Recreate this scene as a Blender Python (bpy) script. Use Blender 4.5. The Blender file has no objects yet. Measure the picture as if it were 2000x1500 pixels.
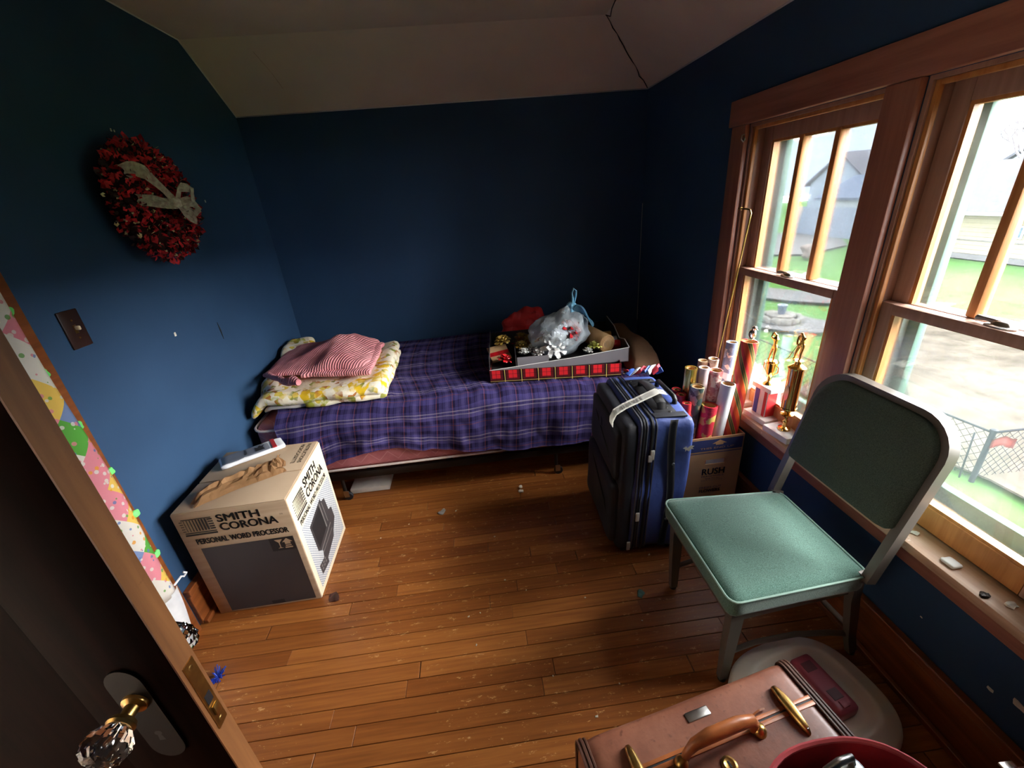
import bpy, bmesh, math, random
from mathutils import Vector, Matrix, noise as mnoise
from math import sin, cos, pi, radians as rad
random.seed(7)
SC = bpy.context.scene
COL = SC.collection

# ------------------------------------------------------------------ camera, sky, exposure
def make_camera():
    yaw, pitch, roll = 0.0663010147, 0.420554376, -0.0839853506
    f = Vector((sin(yaw)*cos(pitch), cos(yaw)*cos(pitch), -sin(pitch)))
    r = Vector((cos(yaw), -sin(yaw), 0)); u = r.cross(f)
    r2 = r*cos(roll)+u*sin(roll); u2 = -r*sin(roll)+u*cos(roll)
    cd = bpy.data.cameras.new('camera'); cam = bpy.data.objects.new('camera', cd); COL.objects.link(cam)
    m = Matrix.Identity(4)
    for i in range(3):
        m[i][0], m[i][1], m[i][2] = r2[i], u2[i], -f[i]
    m.translation = Vector((1.3756, -3.2380, 1.62))
    cam.matrix_world = m
    cd.sensor_width = 36; cd.lens = 36*816.99/2000; cd.clip_start = .02; cd.clip_end = 500
    SC.camera = cam
make_camera()
SKY_STRENGTH = 14.0
world = bpy.data.worlds.new('overcast_sky'); SC.world = world; world.use_nodes = True
wn = world.node_tree.nodes; bgn = wn.get('Background') or wn.new('ShaderNodeBackground')
bgn.inputs[0].default_value = (.86, .93, 1.0, 1); bgn.inputs[1].default_value = SKY_STRENGTH
SC.view_settings.view_transform = 'Standard'; SC.view_settings.look = 'None'
SC.view_settings.gamma = 1; SC.view_settings.use_curve_mapping = False
SC.view_settings.exposure = 0.92
SC.cycles.max_bounces = 16; SC.cycles.diffuse_bounces = 10; SC.cycles.caustics_reflective = False; SC.cycles.sample_clamp_indirect = 6
def make_sun():           # bright hazy patch of the overcast sky on the window side
    ld = bpy.data.lights.new('hazy_sun', 'SUN'); ld.energy = 24; ld.angle = rad(60); ld.color = (1.0, .97, .93)
    o = bpy.data.objects.new('hazy_sun', ld); COL.objects.link(o)
    el, az = rad(33), rad(-13)
    d = Vector((cos(el)*cos(az), cos(el)*sin(az), sin(el)))
    o.rotation_euler = d.to_track_quat('Z', 'Y').to_euler(); o.location = (8, 2, 6)
make_sun()

W, H1, H2, SL, SR = 2.662, 2.203, 2.480, .41, .42      # room width, knee height, ceiling, slope runs
YF = -3.75                                             # wall behind the camera

# ------------------------------------------------------------------ materials
def lin(c):
    return tuple(((x/255)/12.92 if x/255 <= .04045 else ((x/255+.055)/1.055)**2.4) for x in c)+(1,)
class NT:
    def __init__(s, name):
        s.m = bpy.data.materials.new(name); s.m.use_nodes = True; s.t = s.m.node_tree; s.n = s.t.nodes
        s.b = s.n['Principled BSDF']
    def new(s, typ, **kw):
        n = s.n.new('ShaderNode'+typ)
        for k, v in kw.items(): setattr(n, k, v)
        return n
    def link(s, a, b): s.t.links.new(a, b)
    def coord(s, which='Object'): return s.new('TexCoord').outputs[which]
    def mapping(s, vec, scale=(1,1,1), rot=(0,0,0), loc=(0,0,0)):
        m = s.new('Mapping'); s.link(vec, m.inputs[0]); m.inputs['Scale'].default_value = scale
        m.inputs['Rotation'].default_value = rot; m.inputs['Location'].default_value = loc
        return m.outputs[0]
    def noise(s, vec, scale, detail=3, rough=.5):
        n = s.new('TexNoise'); s.link(vec, n.inputs['Vector']); n.inputs['Scale'].default_value = scale
        n.inputs['Detail'].default_value = detail; n.inputs['Roughness'].default_value = rough
        return n.outputs['Fac']
    def voro(s, vec, scale, feature='F1'):
        n = s.new('TexVoronoi'); n.feature = feature; s.link(vec, n.inputs['Vector']); n.inputs['Scale'].default_value = scale
        return n
    def ramp(s, fac, stops, const=False):
        n = s.new('ValToRGB'); s.link(fac, n.inputs[0]); cr = n.color_ramp
        if const: cr.interpolation = 'CONSTANT'
        while len(cr.elements) > 1: cr.elements.remove(cr.elements[-1])
        cr.elements[0].position = stops[0][0]; cr.elements[0].color = lin(stops[0][1])
        for p, c in stops[1:]:
            e = cr.elements.new(p); e.color = lin(c)
        return n.outputs[0]
    def math(s, op, a, b=None, c=None):
        n = s.new('Math'); n.operation = op
        for i, v in enumerate((a, b, c)):
            if v is None: continue
            if isinstance(v, (int, float)): n.inputs[i].default_value = v
            else: s.link(v, n.inputs[i])
        return n.outputs[0]
    def mix(s, fac, a, b, mode='MIX'):
        n = s.new('Mix'); n.data_type = 'RGBA'; n.blend_type = mode
        for sock, v in ((n.inputs[0], fac), (n.inputs[6], a), (n.inputs[7], b)):
            if isinstance(v, (int, float)): sock.default_value = v
            elif isinstance(v, tuple): sock.default_value = lin(v)
            else: s.link(v, sock)
        return n.outputs[2]
    def xyz(s, vec):
        n = s.new('SeparateXYZ'); s.link(vec, n.inputs[0]); return n.outputs
    def color(s, out): s.link(out, s.b.inputs['Base Color']); return s
    def rough(s, v): s.b.inputs['Roughness'].default_value = v; return s
    def metal(s, v): s.b.inputs['Metallic'].default_value = v; return s
    def spec(s, v): s.b.inputs['Specular IOR Level'].default_value = v; return s
    def bump(s, h, strength=.3, dist=.01):
        n = s.new('Bump'); n.inputs['Strength'].default_value = strength; n.inputs['Distance'].default_value = dist
        s.link(h, n.inputs['Height']); s.link(n.outputs[0], s.b.inputs['Normal']); return s
def M(name, col, rough=.6, metal=0, var=.12, vs=6, bump=0, bs=80, spec=.5, bd=.003):
    t = NT(name); co = t.coord()
    c2 = tuple(max(0, x*(1-var)) for x in col); c3 = tuple(min(255, x*(1+var)) for x in col)
    t.color(t.ramp(t.noise(co, vs, 4), [(.3, c2), (.7, c3)])).rough(rough).metal(metal).spec(spec)
    if bump: t.bump(t.noise(co, bs, 3), bump, bd)
    return t.m
def wood(name, c1, c2, axis=0, rough=.4, scale=1.0, spec=.5, wear=None):
    t = NT(name); sc = [40*scale]*3; sc[axis] = 2.2*scale
    co = t.mapping(t.coord(), tuple(sc))
    n = t.noise(co, 1.0, 6, .6); col = t.ramp(n, [(.28, c1), (.72, c2)])
    if wear:
        w = t.ramp(t.noise(t.mapping(t.coord(), (9, 9, 9)), 1.2, 6, .75), [(.6, (0,0,0)), (.66, (255,255,255))])
        col = t.mix(w, col, wear)
    t.color(col).rough(rough).spec(spec).bump(n, .12, .002)
    return t.m
def stripes(t, c, period, stops, off=0.0):
    f = t.math('FRACT', t.math('ADD', t.math('DIVIDE', c, period), off))
    return t.ramp(f, stops, True)

MAT = {}
def build_materials():
    m = MAT
    # wall paint: dark blue with faint scuffs
    t = NT('blue_wall_paint'); co = t.coord()
    t.color(t.ramp(t.noise(co, 2.2, 5), [(.3, (42, 69, 99)), (.7, (48, 77, 109))])).rough(.62).spec(.3).bump(t.noise(co, 120, 3), .12, .002)
    m['wall'] = t.m
    m['ceiling'] = M('ceiling_paint', (232, 216, 199), .85, var=.04, vs=2, bump=.15, bs=60)
    # floor planks
    t = NT('varnished_floor_wood'); co = t.coord(); rnd = t.new('ObjectInfo').outputs['Random']
    shift = t.new('VectorMath'); shift.operation = 'ADD'; t.link(co, shift.inputs[0])
    cmb = t.new('CombineXYZ'); t.link(t.math('MULTIPLY', rnd, 37), cmb.inputs[0]); t.link(t.math('MULTIPLY', rnd, 11), cmb.inputs[1])
    t.link(cmb.outputs[0], shift.inputs[1]); co2 = shift.outputs[0]
    grain = t.noise(t.mapping(co2, (3, 70, 20)), 1.0, 6, .62)
    base = t.ramp(grain, [(.25, (132, 76, 34)), (.75, (182, 116, 58))])
    tone = t.ramp(rnd, [(0, (206, 190, 178)), (.5, (232, 224, 216)), (1, (255, 252, 246))])
    base = t.mix(1.0, base, tone, 'MULTIPLY')
    geo = t.new('NewGeometry').outputs['Position']
    n1 = t.noise(t.mapping(geo, (6, 16, 1)), 3.2, 8, .8); big = t.noise(geo, 1.6, 2)
    sc = t.math('MULTIPLY', t.math('GREATER_THAN', n1, .60), t.math('GREATER_THAN', big, .46))
    n2 = t.noise(t.mapping(geo, (30, 90, 1), (0, 0, .5)), 1.0, 5, .9)
    sc2 = t.math('MULTIPLY', t.math('GREATER_THAN', n2, .70), .45)
    base = t.mix(t.math('MULTIPLY', t.math('MAXIMUM', sc, sc2), .68), base, (222, 172, 118))
    t.color(base).rough(.36).spec(.42)
    t.bump(grain, .1, .001)
    m['floor'] = t.m
    m['subfloor'] = M('dark_subfloor', (46, 24, 12), .9)
    m['trim'] = wood('red_brown_trim_wood', (138, 86, 68), (174, 118, 96), 2, .38)
    m['trimy'] = wood('red_brown_trim_wood_long', (138, 86, 68), (174, 118, 96), 1, .38)
    m['sash'] = wood('golden_sash_wood', (176, 112, 58), (212, 150, 88), 2, .4)
    m['sashdark'] = wood('brown_sash_wood', (150, 114, 98), (178, 142, 124), 2, .45)
    m['stool'] = wood('worn_window_sill_wood', (170, 132, 102), (208, 176, 146), 1, .45, wear=(226, 208, 188))
    m['base'] = wood('baseboard_wood', (104, 54, 24), (150, 84, 40), 1, .38)
    m['green'] = M('green_storm_paint', (64, 94, 79), .7, var=.1, vs=12)
    m['sage'] = M('pale_sage_paint', (130, 142, 132), .6, var=.06)
    # window glass: clear; thin dust film also paints in a veil of glare
    t = NT('window_glass'); tr = t.new('BsdfTransparent'); gl = t.new('BsdfGlossy'); gl.inputs['Roughness'].default_value = .03
    fr = t.new('Fresnel'); fr.inputs[0].default_value = 1.45; mx = t.new('MixShader'); t.link(t.math('MULTIPLY', fr.outputs[0], .8), mx.inputs[0])
    t.link(tr.outputs[0], mx.inputs[1]); t.link(gl.outputs[0], mx.inputs[2])
    df = t.new('BsdfTranslucent'); df.inputs[0].default_value = (.9, .95, 1, 1); mx2 = t.new('MixShader')
    dust = t.ramp(t.noise(t.coord(), 5, 6, .7), [(.35, (6, 6, 6)), (.8, (22, 22, 22))])
    t.link(dust, mx2.inputs[0]); t.link(mx.outputs[0], mx2.inputs[1]); t.link(df.outputs[0], mx2.inputs[2])
    t.link(mx2.outputs[0], t.n['Material Output'].inputs[0]); m['glass'] = t.m
    t = NT('cut_glass'); b = t.b; b.inputs['Base Color'].default_value = (.96, .98, 1, 1); b.inputs['Transmission Weight'].default_value = 1
    b.inputs['Roughness'].default_value = .02; b.inputs['IOR'].default_value = 1.5; m['crystal'] = t.m
    m['brass'] = M('aged_brass', (186, 150, 88), .3, 1, var=.15, vs=30)
    m['gold'] = M('gold_plate', (232, 190, 110), .16, 1, var=.06)
    m['silver'] = M('silver_metal', (214, 208, 200), .2, 1, var=.05)
    m['steel'] = M('nickel_metal', (170, 168, 164), .3, 1, var=.08)
    m['iron'] = M('dark_iron', (44, 38, 34), .45, .7)
    m['black'] = M('black_plastic', (24, 24, 27), .5)
    m['doordark'] = wood('dark_stained_door_wood', (20, 10, 8), (38, 19, 15), 2, .5, spec=.01)
    m['dooredge'] = wood('bare_door_edge_wood', (112, 68, 36), (152, 98, 54), 2, .5, wear=(126, 78, 42))
    m['white'] = M('white_paint', (232, 230, 224), .6, var=.03)
    m['chip'] = M('pale_plaster_chip', (220, 214, 200), .8)
build_materials()

# ------------------------------------------------------------------ mesh helpers
def bm_new(): return bmesh.new()
def bm_box(bm, x0, x1, y0, y1, z0, z1, bev=0, seg=2):
    v = [bm.verts.new((x, y, z)) for z in (z0, z1) for y in (y0, y1) for x in (x0, x1)]
    fs = [(0,2,3,1), (4,5,7,6), (0,1,5,4), (2,6,7,3), (0,4,6,2), (1,3,7,5)]
    faces = [bm.faces.new([v[i] for i in f]) for f in fs]
    if bev:
        es = list({e for f in faces for e in f.edges})
        bmesh.ops.bevel(bm, geom=es, offset=bev, segments=seg, affect='EDGES', profile=.5)
    return bm
def frame_of(d):
    d = Vector(d).normalized(); a = Vector((0,0,1)) if abs(d.z) < .95 else Vector((1,0,0))
    u = d.cross(a).normalized(); return u, d.cross(u).normalized()
def bm_tube(bm, pts, r, n=8, closed=False, cap=True, flat=None, up=None):
    pts = [Vector(p) for p in pts]; rings = []; N = len(pts)
    pu = None
    for i, p in enumerate(pts):
        a = pts[(i-1) % N] if (closed or i > 0) else p
        b = pts[(i+1) % N] if (closed or i < N-1) else p
        d = (b-a).normalized()
        if up is not None:
            w = Vector(up); u = d.cross(w)
            u = u.normalized() if u.length > 1e-6 else frame_of(d)[0]
            w = u.cross(d).normalized()
        elif pu is None: u, w = frame_of(d)
        else:
            u = (pu-d*pu.dot(d)); u = u.normalized() if u.length > 1e-6 else frame_of(d)[0]; w = d.cross(u)
        pu = u
        ri = r[i] if isinstance(r, (list, tuple)) else r
        fl = flat if flat else (1, 1)
        rings.append([bm.verts.new(p+u*cos(2*pi*k/n+pi/n)*ri*fl[0]+w*sin(2*pi*k/n+pi/n)*ri*fl[1]) for k in range(n)])
    for i in range(N if closed else N-1):
        A, B = rings[i], rings[(i+1) % N]
        for k in range(n): bm.faces.new((A[k], A[(k+1) % n], B[(k+1) % n], B[k]))
    if cap and not closed:
        bm.faces.new(list(reversed(rings[0]))); bm.faces.new(rings[-1])
    return bm
def bm_lathe(bm, prof, n=24, org=(0,0,0), flute=0, nf=12):
    o = Vector(org); rings = []
    for r, z in prof:
        ring = []
        for k in range(n):
            a = 2*pi*k/n; rr = r*(1+flute*cos(nf*a)); ring.append(bm.verts.new(o+Vector((rr*cos(a), rr*sin(a), z))))
        rings.append(ring)
    for A, B in zip(rings, rings[1:]):
        for k in range(n): bm.faces.new((A[k], A[(k+1) % n], B[(k+1) % n], B[k]))
    if prof[0][0] > 1e-5: bm.faces.new(list(reversed(rings[0])))
    if prof[-1][0] > 1e-5: bm.faces.new(rings[-1])
    bmesh.ops.remove_doubles(bm, verts=bm.verts, dist=1e-6)
    return bm
def bm_soft(bm, x0, x1, y0, y1, z0, z1, r, cuts=10, amp=0, ns=6, seed=0, fn=None):
    """box with rounded edges, optionally rumpled by noise"""
    hx, hy, hz = (x1-x0)/2, (y1-y0)/2, (z1-z0)/2; c = Vector(((x0+x1)/2, (y0+y1)/2, (z0+z1)/2))
    b2 = bmesh.new(); bmesh.ops.create_cube(b2, size=2)
    bmesh.ops.subdivide_edges(b2, edges=b2.edges[:], cuts=cuts, use_grid_fill=True)
    r = min(r, hx, hy, hz); mp = {}
    for v in b2.verts:
        p = Vector((v.co.x*hx, v.co.y*hy, v.co.z*hz))
        q = Vector((max(-hx+r, min(hx-r, p.x)), max(-hy+r, min(hy-r, p.y)), max(-hz+r, min(hz-r, p.z))))
        d = p-q; n = d.normalized() if d.length > 1e-9 else Vector((0,0,0))
        s = q+n*r if d.length > 1e-9 else p
        s = s+c
        if amp: s = s+(n if n.length else Vector((0,0,1)))*amp*mnoise.noise(Vector((s.x*ns+seed, s.y*ns, s.z*ns)))
        if fn: s = fn(s)
        mp[v.index] = bm.verts.new(s)
    b2.verts.index_update()
    for f in b2.faces: bm.faces.new([mp[v.index] for v in f.verts])
    b2.free(); return bm
def bm_grid(bm, nx, ny, fn, uv=None, thick=0):
    """fn(u,v)->xyz for u,v in 0..1; uv(u,v)->(s,t)"""
    lay = bm.loops.layers.uv.verify(); g = [[bm.verts.new(fn(i/nx, j/ny)) for i in range(nx+1)] for j in range(ny+1)]
    fs = []
    for j in range(ny):
        for i in range(nx):
            f = bm.faces.new((g[j][i], g[j][i+1], g[j+1][i+1], g[j+1][i])); fs.append(f)
            if uv:
                for lp, (a, b) in zip(f.loops, ((i, j), (i+1, j), (i+1, j+1), (i, j+1))): lp[lay].uv = uv(a/nx, b/ny)
    if thick: bmesh.ops.solidify(bm, geom=fs, thickness=thick)
    return bm
def bm_sph(bm, c, r, u=12, v=8, sc=(1,1,1)):
    m = Matrix.Translation(c) @ Matrix.Diagonal((sc[0], sc[1], sc[2], 1))
    bmesh.ops.create_uvsphere(bm, u_segments=u, v_segments=v, radius=r, matrix=m); return bm
def bm_poly(bm, pts, h, zdir=(0,0,1)):
    """prism: outline pts (3D, planar) pushed along zdir by h"""
    a = [bm.verts.new(p) for p in pts]; z = Vector(zdir)*h; b = [bm.verts.new(Vector(p)+z) for p in pts]; n = len(a)
    bm.faces.new(list(reversed(a))); bm.faces.new(b)
    for i in range(n): bm.faces.new((a[i], a[(i+1) % n], b[(i+1) % n], b[i]))
    return bm
def obj(name, bm, mat, parent=None, smooth=False, sub=0):
    bmesh.ops.recalc_face_normals(bm, faces=bm.faces)
    me = bpy.data.meshes.new(name); bm.to_mesh(me); bm.free()
    if smooth:
        for p in me.polygons: p.use_smooth = True
    me.materials.append(MAT[mat] if isinstance(mat, str) else mat)
    o = bpy.data.objects.new(name, me); COL.objects.link(o)
    if parent: o.parent = parent
    if sub:
        md = o.modifiers.new('smooth', 'SUBSURF'); md.levels = md.render_levels = sub
    return o
def autosmooth(o, ang=40):
    me = o.data
    b = bmesh.new(); b.from_mesh(me)
    for e in b.edges:
        if len(e.link_faces) == 2: e.smooth = e.calc_face_angle(0) < rad(ang)
    b.to_mesh(me); b.free()
    for p in me.polygons: p.use_smooth = True
    return o
def tag(o, label, cat, group=None, kind=None):
    o['label'] = label; o['category'] = cat
    if group: o['group'] = group
    if kind: o['kind'] = kind
    return o
def struct(o, label, cat):
    return tag(o, label, cat, kind='structure')
def thing(name, label, cat, loc=(0,0,0), rot=(0,0,0), group=None, kind=None):
    o = bpy.data.objects.new(name, None); COL.objects.link(o); o.empty_display_size = .05
    o.location = loc; o.rotation_euler = rot; tag(o, label, cat, group, kind); return o
def box(name, d, mat, parent=None, bev=0, seg=2):
    o = obj(name, bm_box(bm_new(), *d, bev=bev, seg=seg), mat, parent)
    return autosmooth(o, 35) if bev else o
def tube(name, pts, r, mat, parent=None, n=8, **k):
    return autosmooth(obj(name, bm_tube(bm_new(), pts, r, n, **k), mat, parent), 50)
def lathe(name, prof, mat, parent=None, n=24, org=(0,0,0), **k):
    return autosmooth(obj(name, bm_lathe(bm_new(), prof, n, org, **k), mat, parent), 40)
def soft(name, d, r, mat, parent=None, **k):
    return obj(name, bm_soft(bm_new(), *d, r, **k), mat, parent, True)
def grid(name, nx, ny, fn, mat, parent=None, uv=None, thick=0, smooth=True):
    return obj(name, bm_grid(bm_new(), nx, ny, fn, uv, thick), mat, parent, smooth)
def text(name, s, org, xd, yd, w, h, mat, parent, bold=0.0, depth=.0006, shear=0):
    """flat lettering filling w x h, lower left at org, along xd, upright along yd"""
    cu = bpy.data.curves.new('t', 'FONT'); cu.body = s; cu.size = 1; cu.resolution_u = 3; cu.shear = shear
    to = bpy.data.objects.new('t', cu); COL.objects.link(to)
    me = bpy.data.meshes.new_from_object(to.evaluated_get(bpy.context.evaluated_depsgraph_get()))
    bpy.data.objects.remove(to); bpy.data.curves.remove(cu)
    xs = [v.co.x for v in me.vertices]; ys = [v.co.y for v in me.vertices]
    x0, x1, y0, y1 = min(xs), max(xs), min(ys), max(ys)
    X, Y = Vector(xd).normalized(), Vector(yd).normalized(); n = X.cross(Y); o3 = Vector(org)
    for v in me.vertices:
        v.co = o3+X*((v.co.x-x0)/(x1-x0)*w)+Y*((v.co.y-y0)/(y1-y0)*h)+n*depth
    if bold:                       # heavier strokes: the same flat letters again, shifted by a hair
        b = bmesh.new(); b.from_mesh(me); base = me.copy()
        for dx, dy in ((-1, 0), (1, 0), (0, -.7), (0, .7), (-.7, .5), (.7, -.5)):
            n0 = len(b.verts); b.from_mesh(base); b.verts.ensure_lookup_table()
            for v in b.verts[n0:]: v.co += X*dx*bold*h+Y*dy*bold*h
        b.to_mesh(me); b.free(); bpy.data.meshes.remove(base)
    me.materials.clear(); me.materials.append(MAT[mat] if isinstance(mat, str) else mat)
    o = bpy.data.objects.new(name, me); COL.objects.link(o); o.parent = parent; return o
def decal(name, org, xd, yd, shapes, mat, parent, depth=.0005):
    """flat printed shapes: list of 2D outlines on the plane org + x*xd + y*yd"""
    X, Y = Vector(xd).normalized(), Vector(yd).normalized(); n = X.cross(Y); b = bm_new()
    for sh in shapes:
        b.faces.new([b.verts.new(Vector(org)+X*p[0]+Y*p[1]+n*depth) for p in sh])
    me = bpy.data.meshes.new(name); b.to_mesh(me); b.free(); me.materials.append(MAT[mat] if isinstance(mat, str) else mat)
    o = bpy.data.objects.new(name, me); COL.objects.link(o); o.parent = parent; return o
def R4(x0, x1, y0, y1): return [(x0, y0), (x1, y0), (x1, y1), (x0, y1)]
def skin(name, vs, es, rs, mat, parent=None, sub=2):
    me = bpy.data.meshes.new(name); me.from_pydata([Vector(v) for v in vs], es, [])
    o = bpy.data.objects.new(name, me); COL.objects.link(o)
    o.modifiers.new('skin', 'SKIN'); sv = me.skin_vertices[0].data
    for i, r in enumerate(rs): sv[i].radius = (r, r) if not isinstance(r, tuple) else r; sv[i].use_root = (i == 0)
    md = o.modifiers.new('sub', 'SUBSURF'); md.levels = md.render_levels = sub
    m2 = bpy.data.meshes.new_from_object(o.evaluated_get(bpy.context.evaluated_depsgraph_get()))
    bpy.data.objects.remove(o); m2.materials.clear(); m2.materials.append(MAT[mat])
    for p in m2.polygons: p.use_smooth = True
    o = bpy.data.objects.new(name, m2); COL.objects.link(o); o.parent = parent; return o
def fbm(x, y, z=0, o=3):
    return mnoise.fractal(Vector((x, y, z)), 1.0, 2.0, o)

# ------------------------------------------------------------------ room shell
OP = [(-1.875, -1.20), (-2.660, -1.985)]      # the two window openings along y
ZS, ZH = .535, 1.83                            # sill underside and head of the openings
def build_room():
    fl = box('floor', (-.12, W+.05, YF-.1, .1, -.1, -.014), 'subfloor'); struct(fl, 'worn orange-brown varnished strip wood floor', 'floor')
    pw = .0632; y = .02 - .0632*.35; row = 0; meshes = {}
    while y > YF:
        x = -.0 - random.uniform(0, .5)
        while x < W:
            L = random.choice((.55, .75, .95, 1.2, 1.45))
            a, b = max(x, 0), min(x+L, W)
            if b-a > .04:
                key = round(b-a, 2)
                if key not in meshes:
                    bm = bm_new(); bm_box(bm, -key/2+.0007, key/2-.0007, -pw/2+.0009, pw/2-.0009, -.012, 0, bev=.0012, seg=1)
                    me = bpy.data.meshes.new('plank'); bm.to_mesh(me); bm.free(); me.materials.append(MAT['floor']); meshes[key] = me
                o = bpy.data.objects.new('plank', meshes[key]); COL.objects.link(o); o.parent = fl
                o.location = ((a+b)/2, y-pw/2, 0)
            x += L
        y -= pw; row += 1
    bm = bm_new()
    bm_box(bm, -.12, 0, -2.79, .12, 0, H2+.1); bm_box(bm, -.12, 0, YF-.1, -3.62, 0, H2+.1); bm_box(bm, -.12, 0, -3.62, -2.79, 2.03, H2+.1)
    struct(obj('wall_left', bm, 'wall'), 'dark blue painted wall on the left with wreath and switch', 'wall')
    struct(box('wall_back', (0, W+.2, 0, .12, 0, H2+.1), 'wall'), 'dark blue painted wall behind the bed', 'wall')
    struct(box('wall_front', (-.12, W+.2, YF-.12, YF, 0, H2+.1), 'wall'), 'dark blue wall behind the camera', 'wall')
    bm = bm_new(); X0, X1 = W, W+.2
    bm_box(bm, X0, X1, YF, 0, 0, ZS); bm_box(bm, X0, X1, YF, 0, ZH, H2+.1)
    bm_box(bm, X0, X1, OP[0][1], 0, ZS, ZH); bm_box(bm, X0, X1, OP[1][1], OP[0][0], ZS, ZH); bm_box(bm, X0, X1, YF, OP[1][0], ZS, ZH)
    struct(obj('wall_right', bm, 'wall'), 'dark blue painted wall with the pair of windows', 'wall')
    # hallway beyond the open door
    bm = bm_new(); bm_box(bm, -1.2, -.12, -4.2, -2.2, -.1, 0); bm_box(bm, -1.2, -.12, -4.2, -2.2, 2.4, 2.5)
    bm_box(bm, -1.3, -1.2, -4.2, -2.2, 0, 2.4); bm_box(bm, -1.2, -.12, -2.2, -2.1, 0, 2.4); bm_box(bm, -1.2, -.12, -4.3, -4.2, 0, 2.4)
    struct(obj('wall_hall', bm, 'ceiling'), 'plain hallway walls beyond the open door', 'wall')
    ce = obj('ceiling', bm_box(bm_new(), -.12, W-SR, YF-.12, -SL, H2, H2+.1), 'ceiling'); struct(ce, 'flat grey-beige plaster ceiling with sloped sides', 'ceiling')
    obj('sloped_panel', bm_poly(bm_new(), [(-.12, 0, H1), (W, 0, H1), (W-SR, -SL, H2), (-.12, -SL, H2)], .1, (0, .56, .83)), 'ceiling', ce)
    obj('sloped_panel', bm_poly(bm_new(), [(W, 0, H1), (W, YF, H1), (W-SR, YF, H2), (W-SR, -SL, H2)], .1, (.55, 0, .83)), 'ceiling', ce)
    pts = [Vector((W, 0, H1)).lerp(Vector((W-SR, -SL, H2)), i/14)+Vector((random.uniform(-.006, .006), random.uniform(-.006, .006), -.002)) for i in range(15)]
    tube('crack', pts, [.0025+.0015*random.random() for _ in pts], 'iron', ce, 5)
    tube('crack', [(W-SR+.0, -SL, H2-.001), (W-SR+.02, -SL-.02, H2-.014), (W-SR+.005, -SL-.09, H2-.003), (W-SR-.01, -SL-.2, H2-.001)], .003, 'iron', ce, 5)
    tube('crack', [(.33, -.34, 2.433), (.36, -.24, 2.366), (.375, -.15, 2.303)], .0013, 'stool', ce, 5)
    for p in ([(0.003, 0, H1), (0.003, -SL, H2), (0.003, YF, H2)], [(0, -.003, H1), (W, -.003, H1)], [(W-.003, 0, H1), (W-.003, YF, H1)]):
        tube('paint_bead', p, .004, 'white', ce, 5)
    tube('paint_bead', [(W-.002, -.002, .62), (W-.002, -.002, 1.05), (W-.002, -.002, 1.5)], .0016, 'chip', ce, 5)
    # skirting
    def skirt(name, lab, run):
        o = obj(name, run('b'), 'base'); struct(o, lab, 'baseboard'); obj('cap_moulding', run('c'), 'base', o); obj('shoe_moulding', run('s'), 'base', o)
    def right(k):
        d = {'b': (W-.02, W, YF, 0, 0, .165), 'c': (W-.028, W, YF, 0, .168, .2), 's': (W-.04, W-.021, YF, 0, 0, .022)}[k]
        return bm_box(bm_new(), *d, bev=.004)
    def left(k):
        d = {'b': (0, .02, -1.84, 0, 0, .165), 'c': (0, .028, -1.84, 0, .168, .2), 's': (.021, .04, -1.84, 0, 0, .022)}[k]
        return bm_box(bm_new(), *d, bev=.004)
    def back(k):
        d = {'b': (.042, W-.042, -.02, 0, 0, .165), 'c': (.03, W-.03, -.028, 0, .168, .2), 's': (.042, W-.042, -.04, -.021, 0, .022)}[k]
        return bm_box(bm_new(), *d, bev=.004)
    skirt('baseboard_right', 'tall brown wooden baseboard below the windows', right)
    skirt('baseboard_left', 'brown wooden baseboard beside the word processor box', left)
    skirt('baseboard_back', 'brown wooden baseboard behind the bed', back)
    # window casing
    struct(box('trim_1', (W-.024, W-.0005, OP[0][1], OP[0][1]+.105, .567, ZH), 'trim', bev=.004), 'red-brown upright casing at the left of the windows', 'window casing')
    struct(box('trim_2', (W-.03, W-.0005, OP[1][0]-.13, OP[0][1]+.125, ZH+.001, ZH+.105), 'trimy', bev=.004), 'long red-brown head casing above both windows', 'window casing')
    struct(box('trim_3', (W-.024, W-.0005, OP[1][1]+.001, OP[0][0]-.001, .567, ZH), 'trim', bev=.004), 'red-brown mullion casing between the two windows', 'window casing')
    struct(box('trim_4', (W-.024, W-.0005, OP[1][0]-.105, OP[1][0], .567, ZH), 'trim', bev=.004), 'red-brown upright casing at the right of the windows', 'window casing')
    st = box('trim_5', (W-.066, W+.045, OP[1][0]-.14, OP[0][1]+.13, ZS, .566), 'stool', bev=.006); struct(st, 'worn wooden window sill with dust and chips', 'window sill')
    struct(box('trim_6', (W-.02, W-.0005, OP[1][0]-.105, OP[0][1]+.105, .455, ZS-.001), 'trimy', bev=.003), 'brown wooden apron board below the window sill', 'trim')
build_room()

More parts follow.
